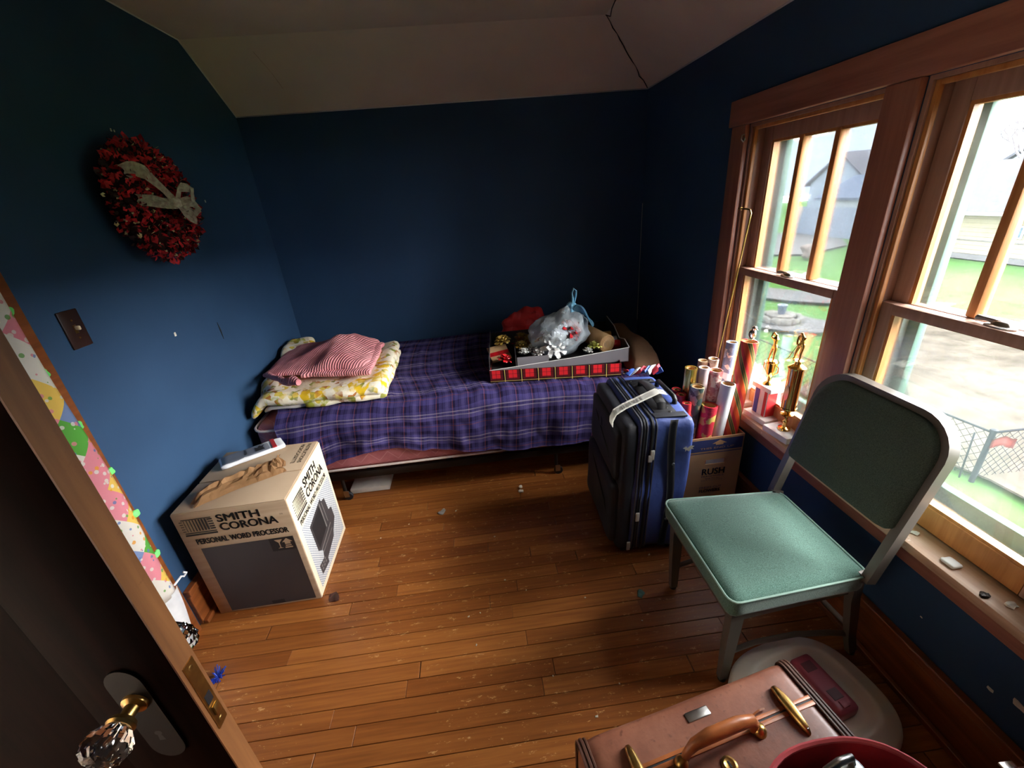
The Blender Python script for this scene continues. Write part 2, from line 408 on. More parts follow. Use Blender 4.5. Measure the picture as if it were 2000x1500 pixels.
def build_window(idx, y0, y1, label):
    w = thing('window_%d' % idx, label, 'window', (0, 0, 0), kind='structure')
    j0, j1 = y0+.012, y1-.012
    bm = bm_new(); bm_box(bm, W, W+.2, y0, j0, .567, ZH); bm_box(bm, W, W+.2, j1, y1, .567, ZH); bm_box(bm, W, W+.2, j0, j1, ZH-.012, ZH)
    obj('jamb', bm, 'sashdark', w)
    for a, b in ((j0, j0+.014), (j1-.014, j1)): box('stop_moulding', (W+.008, W+.024, a, b, .567, ZH-.012), 'sash', w, bev=.003)
    box('stop_moulding', (W+.008, W+.024, j0+.015, j1-.015, ZH-.026, ZH-.012), 'sash', w, bev=.003)
    a, b = j0+.001, j1-.001
    # lower sash
    x0, x1 = W+.026, W+.061; s = thing('lower_sash', '', '', (0,0,0)); del s['label'], s['category']; s.parent = w
    z0, z1 = .572, 1.215
    for nm, d, m in (('stile', (x0, x1, a, a+.05, z0, z1), 'sashdark'), ('stile', (x0, x1, b-.05, b, z0, z1), 'sashdark'), ('bottom_rail', (x0, x1, a+.05, b-.05, z0, z0+.075), 'sash'), ('meeting_rail', (x0-.004, x1, a+.05, b-.05, z1-.034, z1), 'sashdark')):
        box(nm, d, m, s, bev=.003)
    for d in ((x0+.004, x1-.004, a+.05, a+.06, z0+.075, z1-.034), (x0+.004, x1-.004, b-.06, b-.05, z0+.075, z1-.034), (x0+.004, x1-.004, a+.06, b-.06, z0+.075, z0+.085)): box('glazing_bead', d, 'sash', s)
    box('pane', (x0+.016, x0+.019, a+.052, b-.052, z0+.077, z1-.036), 'glass', s)
    cy = (a+b)/2-.0
    lock = bm_lathe(bm_new(), [(.028, 0), (.028, .004), (.018, .006), (.014, .014), (.008, .017), (0, .017)], 16)
    bmesh.ops.scale(lock, vec=(.6, 1.3, 1), verts=lock.verts)
    bm_tube(lock, [(0, 0, .012), (.004, .03, .013), (.002, .058, .012)], [.007, .006, .009], 8)
    lo = autosmooth(obj('sash_lock', lock, 'steel', s)); lo.location = (x0+.018, cy, z1)
    # upper sash
    x0, x1 = W+.064, W+.099; u = thing('upper_sash', '', '', (0,0,0)); del u['label'], u['category']; u.parent = w
    z0, z1 = 1.182, ZH-.013
    for nm, d, m in (('stile', (x0, x1, a, a+.055, z0, z1), 'sashdark'), ('stile', (x0, x1, b-.055, b, z0, z1), 'sashdark'), ('top_rail', (x0, x1, a+.055, b-.055, z1-.06, z1), 'sashdark'), ('meeting_rail', (x0, x1, a+.055, b-.055, z0, z0+.034), 'sashdark')):
        box(nm, d, m, u, bev=.003)
    for d in ((x0+.004, x1-.004, a+.055, a+.066, z0+.034, z1-.06), (x0+.004, x1-.004, b-.066, b-.055, z0+.034, z1-.06), (x0+.004, x1-.004, a+.066, b-.066, z1-.07, z1-.06)): box('glazing_bead', d, 'sash', u)
    g0, g1 = a+.055, b-.055; n = 3; pwid = (g1-g0)/n
    for i in range(n):
        box('pane', (x0+.016, x0+.019, g0+i*pwid+.002, g0+(i+1)*pwid-.002, z0+.036, z1-.062), 'glass', u)
    for i in (1, 2):
        yy = g0+i*pwid; box('muntin', (x0-.002, x1+.002, yy-.013, yy+.013, z0+.034, z1-.06), 'sash', u, bev=.006)
    # storm window outside
    sx0, sx1 = W+.135, W+.165; t = thing('storm_window', '', '', (0,0,0)); del t['label'], t['category']; t.parent = w
    for d in ((sx0, sx1, j0, j0+.055, .60, ZH-.014), (sx0, sx1, j1-.055, j1, .60, ZH-.014), (sx0, sx1, j0+.055, j1-.055, .60, .66), (sx0, sx1, j0+.055, j1-.055, ZH-.07, ZH-.014), (sx0, sx1, j0+.055, j1-.055, 1.175, 1.205)):
        box('storm_frame', d, 'green', t, bev=.003)
    for d in ((sx0-.024, sx0-.002, j0, j0+.02, .60, ZH-.014), (sx0-.024, sx0-.002, j1-.02, j1, .60, ZH-.014)): box('blind_stop', d, 'sage', t)
    obj('outer_sill', bm_poly(bm_new(), [(W+.062, j0, .565), (W+.30, j0, .515), (W+.30, j0, .55), (W+.062, j0, .598)], j1-j0, (0, 1, 0)), 'green', t)
    return w
build_window(1, *OP[0], 'left double-hung wood window with three upper panes behind the trophies')
build_window(2, *OP[1], 'right double-hung wood window with three upper panes behind the chair')

# ------------------------------------------------------------------ outdoors, seen from the upper floor
GZ = -2.9
def build_outdoors():
    m = MAT
    def grass(name, c1, c2, c3):
        t = NT(name); co = t.coord()
        a = t.ramp(t.noise(co, .9, 6, .7), [(.3, c1), (.7, c2)])
        b = t.ramp(t.noise(co, 6, 5, .7), [(.55, (0,0,0)), (.7, (255,255,255))])
        t.color(t.mix(t.math('MULTIPLY', b, .5), a, c3)).rough(.95).spec(.0); return t.m
    m['lawn'] = grass('lawn_grass', (44, 67, 33), (57, 81, 42), (74, 89, 59))
    m['dirt'] = grass('leafy_dirt', (38, 35, 30), (66, 61, 54), (33, 38, 24))
    m['concrete'] = M('pale_concrete', (71, 70, 69), .9, spec=0, var=.08)
    m['siding'] = M('cream_siding', (101, 96, 80), .8, spec=0, var=.03)
    m['sidingw'] = M('white_siding', (120, 124, 126), .8, spec=0, var=.03)
    m['sidingg'] = M('grey_blue_siding', (94, 101, 110), .8, spec=0, var=.05)
    m['roofg'] = M('grey_shingle_roof', (54, 54, 58), .95, spec=0, var=.12, vs=9)
    m['roofb'] = M('blue_grey_roof', (59, 65, 75), .95, spec=0, var=.1, vs=7)
    m['fencew'] = M('weathered_grey_fence_wood', (83, 90, 99), .9, spec=0, var=.1, vs=5)
    m['darkwin'] = M('dark_house_glass', (67, 79, 85), .2, spec=0, var=.1)
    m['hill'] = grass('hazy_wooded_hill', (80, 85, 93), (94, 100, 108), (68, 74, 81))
    m['bark'] = M('bare_tree_bark', (91, 85, 85), .9, spec=0)
    m['stone'] = M('fire_ring_stone', (83, 81, 77), .9, spec=0, var=.2, vs=8)
    g = obj('lawn', bm_grid(bm_new(), 60, 60, lambda u, v: (2.9+80*u, -25+95*v, GZ-.05+.03*fbm(u*30, v*30))), 'lawn', None, True)
    tag(g, 'green lawn below the windows', 'lawn', kind='stuff')
    def patch(name, mat, pts, lab, cat, z=.06):
        o = obj(name, bm_poly(bm_new(), [(x, y, GZ+z) for x, y in pts], .03), mat); tag(o, lab, cat); return o
    def blob(cx, cy, rx, ry, n=28, j=.18, rot=0, seed=1):
        r = random.Random(seed); out = []
        for i in range(n):
            a = 2*pi*i/n; k = 1+r.uniform(-j, j); x, y = rx*k*cos(a), ry*k*sin(a)
            out.append((cx+x*cos(rot)-y*sin(rot), cy+x*sin(rot)+y*cos(rot)))
        return out
    patch('garden_bed', 'dirt', [(8.75, -4), (8.75, 1.2), (8.35, 2.6), (8.25, 4.6), (9.6, 5.4), (11.4, 7.2), (14, 8.4), (17, 7.6), (19, 3), (19, -4)], 'bare leafy garden soil beyond the wire fence', 'garden bed')
    patch('driveway', 'concrete', [(20.6, 31), (27.5, 31), (27, 25), (25.2, 22.5), (21.0, 20.6), (19, 22)], 'pale concrete driveway before the grey board fence', 'driveway', .05)
    patch('footpath', 'concrete', [(10.5, 16), (12.7, 15.8), (15.6, 11.2), (17.4, 9.2), (16.2, 8.8), (13.2, 11.6)], 'pale footpath crossing the lawn behind the fire ring', 'path', .05)
    patch('gravel_pad', 'concrete', blob(11.3, 9.2, 1.55, .95, rot=-.6, seed=4), 'pale gravel pad under the stone fire ring', 'gravel', .055)
    # fire ring of stones with a pot
    fr = thing('fire_ring', 'round stone fire ring on the lawn outside', 'fire ring', (11.3, 9.4, GZ+.1))
    for i in range(13):
        a = 2*pi*i/13; s = obj('stone', bm_soft(bm_new(), -.14, .14, -.1, .1, -.02, .17, .05, cuts=3, amp=.05, ns=5, seed=i*3), 'stone', fr, True)
        s.location = (.55*cos(a), .55*sin(a), 0); s.rotation_euler = (0, 0, a+pi/2)
    lid = lathe('flat_stone_top', [(0, .15), (.42, .15), (.42, .2), (0, .2)], 'stone', fr, 18)
    pt = thing('flower_pot', 'small dark blue pot standing on the stone fire ring', 'pot', (11.3, 9.4, GZ+.305))
    lathe('pot_body', [(.0, 0), (.1, 0), (.14, .26), (.15, .3), (.12, .3), (.1, .27), (0, .26)], M('blue_grey_glaze', (62, 70, 84), .4), pt, 16)
    # cream house with grey roof
    h = thing('cream_house', 'low cream-sided house with grey roof across the lawn', 'house', (25.5, 13, GZ))
    b = bm_new(); bm_box(b, 0, 8, -8, 6.4, .25, 2.1); obj('wall', b, 'siding', h)
    for k in range(9): box('siding_board', (-.02-.01*(k % 2), 0, -8, 6.4, .26+k*.2, .26+k*.2+.19), 'siding', h)
    box('siding_band', (-.05, -.02, -8, 6.4, .86, .9), 'concrete', h)
    box('foundation', (-.05, 8, -8.05, 6.45, 0, .25), 'concrete', h)
    obj('roof', bm_poly(bm_new(), [(-.6, -8.6, 2.1), (-.6, -8.6, 2.22), (4, -8.6, 4.3), (8.6, -8.6, 2.22), (8.6, -8.6, 2.1)], 15.5, (0, 1, 0)), 'roofg', h)
    box('gutter', (-.68, -.6, -8.6, 6.9, 2.06, 2.2), 'sidingw', h)
    for yy in (1.35, -3.5):
        wi = box('window', (-.07, 0, yy-.5, yy+.45, 1.08, 1.62), 'sidingw', h)
        box('pane', (-.08, -.07, yy-.42, yy-.05, 1.14, 1.56), 'darkwin', wi); box('pane', (-.08, -.07, yy+.0, yy+.38, 1.14, 1.56), 'darkwin', wi)
    # grey board fence along the drive
    f = thing('board_fence', 'weathered grey-blue board fence by the white garage', 'fence', (27.6, 24.8, GZ))
    for i in range(34):
        o = box('board', (-.015, .015, i*.17, i*.17+.16, 0, 2.02+.03*random.random()), 'fencew', f)
    box('fence_rail', (.016, .06, 0, 5.8, 1.6, 1.7), 'fencew', f); box('fence_rail', (.016, .06, 0, 5.8, .4, .5), 'fencew', f)
    # white garage
    gr = thing('white_garage', 'white gabled garage beside the grey board fence', 'garage', (28.2, 22.6, GZ))
    obj('wall', bm_poly(bm_new(), [(0, -2.2, 0), (0, 2.2, 0), (0, 2.2, 2.7), (0, 0, 3.9), (0, -2.2, 2.7)], 7, (1, 0, 0)), 'sidingw', gr)
    for s in (-1, 1): obj('roof', bm_poly(bm_new(), [(-.3, 0, 3.93), (-.3, s*2.6, 2.52), (-.3, s*2.6, 2.66), (-.3, 0, 4.07)], 7.6, (1, 0, 0)), 'roofb', gr)
    # far grey gabled house
    fh = thing('gabled_house', 'pale grey house with steep gable and small attic window', 'house', (46, 48.5, GZ))
    obj('wall', bm_poly(bm_new(), [(0, -4.2, 0), (0, 4.2, 0), (0, 4.2, 3.0), (0, 0, 6.0), (0, -4.2, 3.0)], 9, (1, 0, 0)), 'sidingg', fh)
    for s in (-1, 1): obj('roof', bm_poly(bm_new(), [(-.4, 0, 6.05), (-.4, s*4.8, 2.7), (-.4, s*4.8, 2.95), (-.4, 0, 6.3)], 9.8, (1, 0, 0)), 'roofg', fh)
    wi = box('window', (-.1, 0, -.5, .3, 3.8, 4.9), 'sidingw', fh); box('pane', (-.13, -.1, -.42, .22, 3.88, 4.3), 'darkwin', wi); box('pane', (-.13, -.1, -.42, .22, 4.4, 4.82), 'darkwin', wi)
    lr = thing('low_roof_house', 'low house with wide blue-grey roof behind the board fence', 'house', (33, 29.5, GZ))
    box('wall', (0, 6, -4.5, 5, 0, 2.2), 'sidingw', lr)
    obj('roof', bm_poly(bm_new(), [(-.5, -5, 2.1), (-.5, -5, 2.3), (3, -5, 3.9), (6.5, -5, 2.3), (6.5, -5, 2.1)], 10.5, (0, 1, 0)), 'roofb', lr)
    # houses further back on the right
    for i, (x, y, lab) in enumerate(((48, 30, 'distant white house with snowy-pale roof behind the bare tree'), (53, 19.5, 'distant pale house at the far right of the view'))):
        o = thing('distant_house', lab, 'house', (x, y, GZ))
        obj('wall', bm_poly(bm_new(), [(0, -3.5, 0), (0, 3.5, 0), (0, 3.5, 3.6), (0, 0, 6.0), (0, -3.5, 3.6)], 8, (1, 0, 0)), 'sidingw', o)
        for s in (-1, 1): obj('roof', bm_poly(bm_new(), [(-.4, 0, 6.05), (-.4, s*4, 3.3), (-.4, s*4, 3.55), (-.4, 0, 6.3)], 8.8, (1, 0, 0)), 'roofg', o)
    # wooded hill
    def hillf(u, v):
        x, y = 75+70*u, -60+290*v
        return (x, y, GZ-.3+(15+3*fbm(v*9, 0))*(1-(1-min(1, u*1.6))**2)+1.2*fbm(u*14, v*60))
    hl = obj('hill', bm_grid(bm_new(), 20, 90, hillf), 'hill', None, True); tag(hl, 'hazy wooded hillside behind the houses', 'hill')
    # bare tree in front of the hill
    tr = thing('bare_tree', 'leafless grey tree rising above the cream house roof', 'tree', (40, 25.2, GZ))
    r = random.Random(3); b = bm_new()
    bm_tube(b, [(0, 0, 0), (.1, 0, 2), (0, .1, 3.8)], [.26, .2, .16], 7); obj('trunk', b, 'bark', tr)
    b = bm_new()
    def branch(p, d, L, rad_, n):
        q = p+d*L; bm_tube(b, [p, p+d*L*.5+Vector((r.uniform(-.1, .1), r.uniform(-.1, .1), 0))*L, q], [rad_, rad_*.8, rad_*.6], 5)
        if n:
            for _ in range(3): branch(q, (d+Vector((r.uniform(-.7, .7), r.uniform(-.7, .7), r.uniform(-.1, .6)))).normalized(), L*.72, rad_*.55, n-1)
    for k in range(5):
        a = k*1.257; branch(Vector((0, .1, 3.6)), Vector((cos(a)*.6, sin(a)*.8, .8)).normalized(), 1.5, .11, 3)
    obj('branches', b, 'bark', tr)
    sh = obj('garden_shrub', bm_soft(bm_new(), 20, 20.7, 19.2, 20, GZ, GZ+.8, .35, cuts=8, amp=.25, ns=5), M('dry_brown_shrub', (78, 66, 58), .9), None, True); tag(sh, 'small dry shrub at the edge of the drive', 'shrub')
    # small wooden bench-like frame in the garden
    cf = thing('cold_frame', 'dark wooden garden frame standing on the bare soil', 'garden frame', (14.6, 4.6, GZ+.08))
    for dx in (0, 1.1):
        for dy in (0, -1.3): box('post', (dx-.05, dx+.05, dy-.05, dy+.05, 0, .62), 'bark', cf)
    for zz in (.34, .55): box('side_board', (-.09, -.05, -1.4, .1, zz-.05, zz+.05), 'fencew', cf)
    box('top_board', (-.1, 1.2, -1.4, .1, .62, .68), 'fencew', cf); box('brace', (-.05, .0, -1.2, -.05, .05, .1), 'fencew', cf)
    # chain link fence
    cl = thing('chain_link_fence', 'dark chain-link fence with posts below the windows', 'fence', (0, 0, 0))
    P = [(8.0, 7.2), (8.3, 4.0), (8.58, 1.3), (12.2, 1.25)]
    m['wire'] = M('dark_galvanised_wire', (18, 21, 24), .7, 0, spec=.1)
    for x, y in P[1:3]: lathe('post', [(.035, 0), (.035, .88), (.045, .88), (.045, .92), (0, .94)], 'wire', cl, 10, (x, y, GZ))
    tube('post', [(8.52, 1.42, GZ), (8.5, 1.45, GZ+.8)], .012, 'wire', cl, 6)
    for (x0, y0), (x1, y1) in zip(P, P[1:]):
        A, B = Vector((x0, y0, GZ+.05)), Vector((x1, y1, GZ+.05)); D = (B-A); L = D.length; D.normalize()
        tube('top_rail', [A+Vector((0, 0, .82)), B+Vector((0, 0, .82))], .018, 'wire', cl, 6)
        b = bm_new(); st = .13; k = -8
        while k*st < L:
            for sg in (1, -1):
                s0, s1 = k*st, k*st+.8
                z0, z1 = (0, .8) if sg > 0 else (.8, 0)
                a0, a1 = max(s0, 0), min(s1, L)
                if a1-a0 > .05:
                    za = z0+(z1-z0)*(a0-s0)/.8; zb = z0+(z1-z0)*(a1-s0)/.8
                    bm_tube(b, [A+D*a0+Vector((0, 0, za)), A+D*a1+Vector((0, 0, zb))], .0045, 3, cap=False)
            k += 1
        o = obj('wire_mesh', b, 'wire', cl)
    # orange marker tag on the fence
    o = obj('marker_ribbon', bm_grid(bm_new(), 8, 3, lambda u, v: (8.56+.42*u, 1.26-.02*sin(u*6), GZ+.62+.16*v+.05*sin(u*5)), None, .004), M('orange_marker', (96, 30, 22), .7), None, True)
    tag(o, 'orange ribbon tied to the chain-link fence beside the post', 'ribbon')
build_outdoors()

# ------------------------------------------------------------------ bed with bedding
def bed_top(x, y):
    return .578+.05*max(0, min(1, (y+1.05)/1.0))**1.2 + .006*fbm(x*3, y*3)
def build_bed():
    m = MAT
    # pink mattress ticking with stitched chevrons
    t = NT('pink_quilted_ticking'); x, y, z = t.xyz(t.coord())
    zz = t.math('ADD', z, t.math('MULTIPLY', t.math('PINGPONG', t.math('ADD', x, y), .055), 1.0))
    f = t.math('FRACT', t.math('DIVIDE', zz, .062)); ln = t.math('LESS_THAN', f, .10)
    t.color(t.mix(t.math('MULTIPLY', ln, .35), t.ramp(t.noise(t.coord(), 9, 4), [(.3, (176, 98, 104)), (.7, (206, 128, 130))]), (232, 182, 176))).rough(.55)
    t.bump(t.math('MULTIPLY', ln, -1), .5, .006); m['ticking'] = t.m
    m['piping'] = M('white_piping', (222, 206, 198), .7)
    # purple plaid cotton; uv in metres
    t = NT('purple_plaid_cotton'); u, v, _ = t.xyz(t.coord('UV'))
    pu, dk, lv, og, md = (94, 84, 150), (48, 38, 80), (222, 208, 230), (190, 106, 82), (122, 110, 178)
    A = stripes(t, u, .096, [(0, pu), (.10, md), (.30, pu), (.42, dk), (.47, pu), (.52, og), (.56, dk), (.70, pu), (.9, dk), (.94, pu)])
    B = stripes(t, v, .205, [(0, pu), (.08, dk), (.22, pu), (.34, lv), (.385, pu), (.47, lv), (.51, md), (.64, dk), (.80, pu), (.88, og), (.90, pu)])
    c = t.mix(.5, A, B); lvm = t.ramp(t.noise(t.mapping(t.coord('UV'), (300, 300, 1)), 1, 2), [(.3, (215,215,215)), (.7, (255,255,255))])
    t.color(t.mix(1.0, c, lvm, 'MULTIPLY')).rough(.85).spec(.2); t.bump(t.noise(t.mapping(t.coord('UV'), (500, 500, 1)), 1, 2), .15, .001); m['plaid'] = t.m
    f = thing('rollaway_bed', 'dark metal rollaway bed frame on casters under the pink mattress', 'bed frame', (0, 0, 0))
    X0, X1, Y0, Y1 = .10, 2.34, -1.075, -.06
    for yy in (Y0, Y1): box('side_rail', (X0, X1, yy-.012, yy+.012, .15, .195), 'iron', f, bev=.003)
    for xx in (X0+.02, X1-.02): box('end_rail', (xx-.012, xx+.012, Y0+.013, Y1-.013, .16, .19), 'iron', f)
    for xx in (.62, 1.1, 1.45, 1.95): box('spring_slat', (xx-.02, xx+.02, Y0+.013, Y1-.013, .175, .19), 'iron', f)
    for xx in (.45, 1.755):
        for yy in (Y0, Y1):
            l = tube('leg', [(xx, yy, .15), (xx, yy, .062)], .011, 'iron', f)
            b = bm_lathe(bm_new(), [(0, -.009), (.026, -.009), (.028, -.005), (.028, .005), (.026, .009), (0, .009)], 16)
            bmesh.ops.rotate(b, cent=(0,0,0), matrix=Matrix.Rotation(pi/2, 3, 'X'), verts=b.verts)
            bmesh.ops.translate(b, vec=(xx+.012, yy, .0255), verts=b.verts); autosmooth(obj('caster_wheel', b, 'black', l))
            box('caster_fork', (xx-.008, xx+.022, yy-.014, yy-.0105, .025, .07), 'steel', l)
    ms = thing('pink_mattress', 'pink quilted mattress with white piping under the plaid blanket', 'mattress', (0, 0, 0))
    def mf(p):
        if p.z > .4: p = Vector((p.x, p.y, p.z+bed_top(p.x, p.y)-.578))
        return p
    soft('mattress_body', (.05, 2.36, -1.085, -.03, .198, .566), .07, 'ticking', ms, cuts=22, fn=mf)
    for zz, ins in ((.535, .006), (.225, .008)):
        pts = []
        for cx, cy, a0 in ((2.29, -.1, 0), (.12, -.1, 90), (.12, -1.015, 180), (2.29, -1.015, 270)):
            for k in range(5):
                a = rad(a0+k*22.5); X = cx+(.072)*cos(a); Y = cy+.072*sin(a); pts.append((X, Y, zz+(bed_top(X, Y)-.578 if zz > .4 else 0)))
        tube('piping', pts, .0075, 'piping', ms, 6, closed=True)
    # blanket draped over the top and down the front
    x0, x1 = .085, 2.335; ytop0, ytop1 = -.025, -1.095
    def hem(x):
        K = ((0, .20), (.25, .24), (.42, .30), (.64, .352), (.88, .34), (1.18, .275), (1.6, .235), (1.92, .232), (2.6, .24))
        for (a, p), (b_, q_) in zip(K, K[1:]):
            if x <= b_: return p+(q_-p)*(x-a)/(b_-a)
        return .24
    def bf(u, v):
        L1 = abs(ytop1-ytop0); tot = L1+.36; s = v*tot
        xl = x0-.02+.125*max(0, min(1, (v-.45)/.25))
        x = xl+(x1-xl)*u
        wr = .016*fbm(x*5+3, s*4, 1)+.010*fbm(x*13, s*8, 5)
        dl = max(0, 1-x/.95)                        # more bunching toward the left end
        fold = .022*dl*sin(19*(s+.55*x)+2*fbm(x*3, s*3))
        if s < L1:
            y = ytop0-s; z = bed_top(x, y)+.010
            e = max(0, (s-(L1-.07))/.07); z -= .03*e*e
            k = min(1, s/.1)
            z += .012+abs(wr)*.9*k+abs(fold)*.8*max(0, (s-.5))*1.3*(1-e)+.012*max(0, sin((x-1.0)*9+s*5))*max(0, 1-abs(x-1.05)/.35)*max(0, (s-.2))
            return (x, y, z)
        q = (s-L1)/.36; zt = bed_top(x, ytop1)-.008; zb = hem(x)+.01*fbm(x*9, 2)
        bulge = .016+.012*q*(1-.35*q)+.008*sin(x*22+2*fbm(x*2, 7))*q+(fold*1.3+.030*dl)*min(1, q*3)+wr*.8*min(1, q*4)
        return (x, ytop1-max(.005, bulge), zt+(zb-zt)*q-.0)
    b = obj('plaid_blanket', bm_grid(bm_new(), 170, 110, bf, lambda u, v: (u*2.25+.02*sin(v*7), v*1.43+.015*sin(u*12)), .004), 'plaid', None, True)
    tag(b, 'crumpled purple plaid blanket draped over the bed', 'blanket')
    # brown pillow at the window end
    p = soft('brown_pillow', (2.255, 2.425, -1.0, -.30, .60, .73), .056, M('brown_pillow_cotton', (120, 88, 62), .8, bump=.2, bs=30), None, cuts=14, amp=.03, ns=4,
             fn=lambda q: Vector((q.x, q.y, .605+bed_top(q.x, q.y)-.578+(q.z-.6)*(1-.55*max(abs((q.x-2.34)/.088), abs((q.y+.66)/.36))**3))))
    tag(p, 'plain brown pillow at the window end of the bed', 'pillow')
    # yellow floral quilt, folded
    t = NT('yellow_floral_cotton'); co = t.coord()
    v1 = t.voro(co, 9); c1 = t.ramp(t.xyz(v1.outputs['Color'])[0], [(0, (236, 224, 196)), (.45, (226, 206, 160)), (.6, (226, 186, 40)), (.75, (176, 178, 60)), (.86, (236, 226, 204))], True)
    v2 = t.voro(co, 34); c2 = t.ramp(t.xyz(v2.outputs['Color'])[0], [(0, (240, 232, 212)), (.4, (222, 196, 90)), (.6, (150, 150, 70)), (.72, (178, 116, 60)), (.85, (240, 230, 206))], True)
    t.color(t.mix(t.ramp(t.noise(co, 16, 4), [(.42, (0,0,0)), (.58, (255,255,255))]), c1, c2)).rough(.8).spec(.2)
    t.bump(t.noise(co, 28, 3), .5, .01); m['floral'] = t.m
    m['batting'] = M('white_quilt_lining', (226, 220, 208), .85, bump=.3, bs=30)
    q = thing('folded_quilt', 'folded yellow floral quilt on the left end of the bed', 'quilt', (0, 0, 0))
    def qf(dz, amp, seed):
        def g(p):
            z = p.z+bed_top(p.x, p.y)-.60+dz
            z += .035*max(0, 1-abs(p.y+.2)/.4)*max(0, 1-p.x/.4)
            if p.x < .12 and p.y < -.8: z -= .10*(.12-p.x)/.1*min(1, (-.8-p.y)/.12)
            return Vector((p.x+.012*fbm(p.y*6, seed), p.y+.014*fbm(p.x*6, seed+3)-.04*(p.x-.4)*0, z))
        return g
    soft('under_layer', (.10, .77, -.99, -.36, .632, .658), .018, 'batting', q, cuts=14, amp=.012, ns=8, fn=qf(0, 0, 1))
    soft('quilt_fold', (.34, .80, -1.02, -.33, .634, .680), .026, 'floral', q, cuts=20, amp=.012, ns=8, fn=qf(.0, 0, 2))
    soft('quilt_fold', (.035, .79, -1.03, -.30, .664, .736), .040, 'floral', q, cuts=24, amp=.018, ns=7, seed=4, fn=qf(.0, 0, 5))
    soft('turned_corner', (.035, .20, -.50, -.24, .72, .775), .026, 'floral', q, cuts=12, amp=.02, ns=9, seed=9, fn=qf(.01, 0, 7))
    # pink thermal blanket on the quilt
    t = NT('pink_ribbed_wool'); co = t.coord(); x, y, z = t.xyz(t.mapping(co, (1, 1, 1), (0, 0, .35)))
    rb = t.math('SINE', t.math('MULTIPLY', t.math('ADD', x, t.math('MULTIPLY', t.noise(co, 3, 2), .06)), 420))
    t.color(t.ramp(t.noise(co, 5, 4), [(.3, (206, 128, 134)), (.7, (230, 158, 160))])).rough(.9).spec(.15).bump(rb, .5, .004); m['pinkwool'] = t.m
    pk = thing('pink_blanket', 'folded pink ribbed blanket heaped on the yellow quilt', 'blanket', (0, 0, 0))
    def prof(u):
        K = ((0, .026), (.25, .055), (.45, .085), (.60, .118), (.72, .105), (.85, .065), (.93, .05), (1, .03))
        for (a, p), (b_, q_) in zip(K, K[1:]):
            if u <= b_: return p+(q_-p)*(u-a)/(b_-a)
        return .03
    def pf(p):
        u = max(0, min(1, (p.x-.06)/.66)); w_ = max(-1, min(1, (p.y+.60)/.27)); h = p.z/.1
        z = .742+.045*max(0, min(1, (p.y+1.0)))+h*prof(u)*(1-.45*abs(w_)**2.2)+.010*h*sin(16*(p.x*.8-p.y)+2*fbm(p.x*4, p.y*4))*min(1, u*2)+.006*fbm(p.x*11, p.y*11)
        return Vector((p.x+.02*fbm(p.y*4, 1), p.y-.16*(p.x-.4)+.025*fbm(p.x*5, 8), z))
    soft('blanket_heap', (.06, .70, -.87, -.36, 0, .1), .045, 'pinkwool', pk, cuts=34, amp=0, fn=pf)
    soft('lower_fold', (.30, .725, -.90, -.42, 0, .045), .02, 'pinkwool', pk, cuts=18, amp=.006, ns=6, seed=6, fn=lambda p: Vector((p.x+.012*fbm(p.y*9, 3), p.y-.16*(p.x-.4)+.02*fbm(p.x*6, 4), .738+.045*max(0, min(1, p.y+1.0))+p.z*.8)))
    tube('rolled_edge', [(.07+.30*i/8, -.80-.034*i+.012*sin(i), .762+.008*sin(i*2)+.004*i) for i in range(9)], [.012, .016, .018, .016, .018, .02, .024, .026, .016], 'pinkwool', pk, 10)
    # book-like white box under the bed
    o = box('flat_carton', (.46, .70, -1.03, -.82, .001, .035), M('dusty_white_card', (196, 190, 180), .8), bev=.004); tag(o, 'flat white carton on the floor under the bed', 'carton')
build_bed()

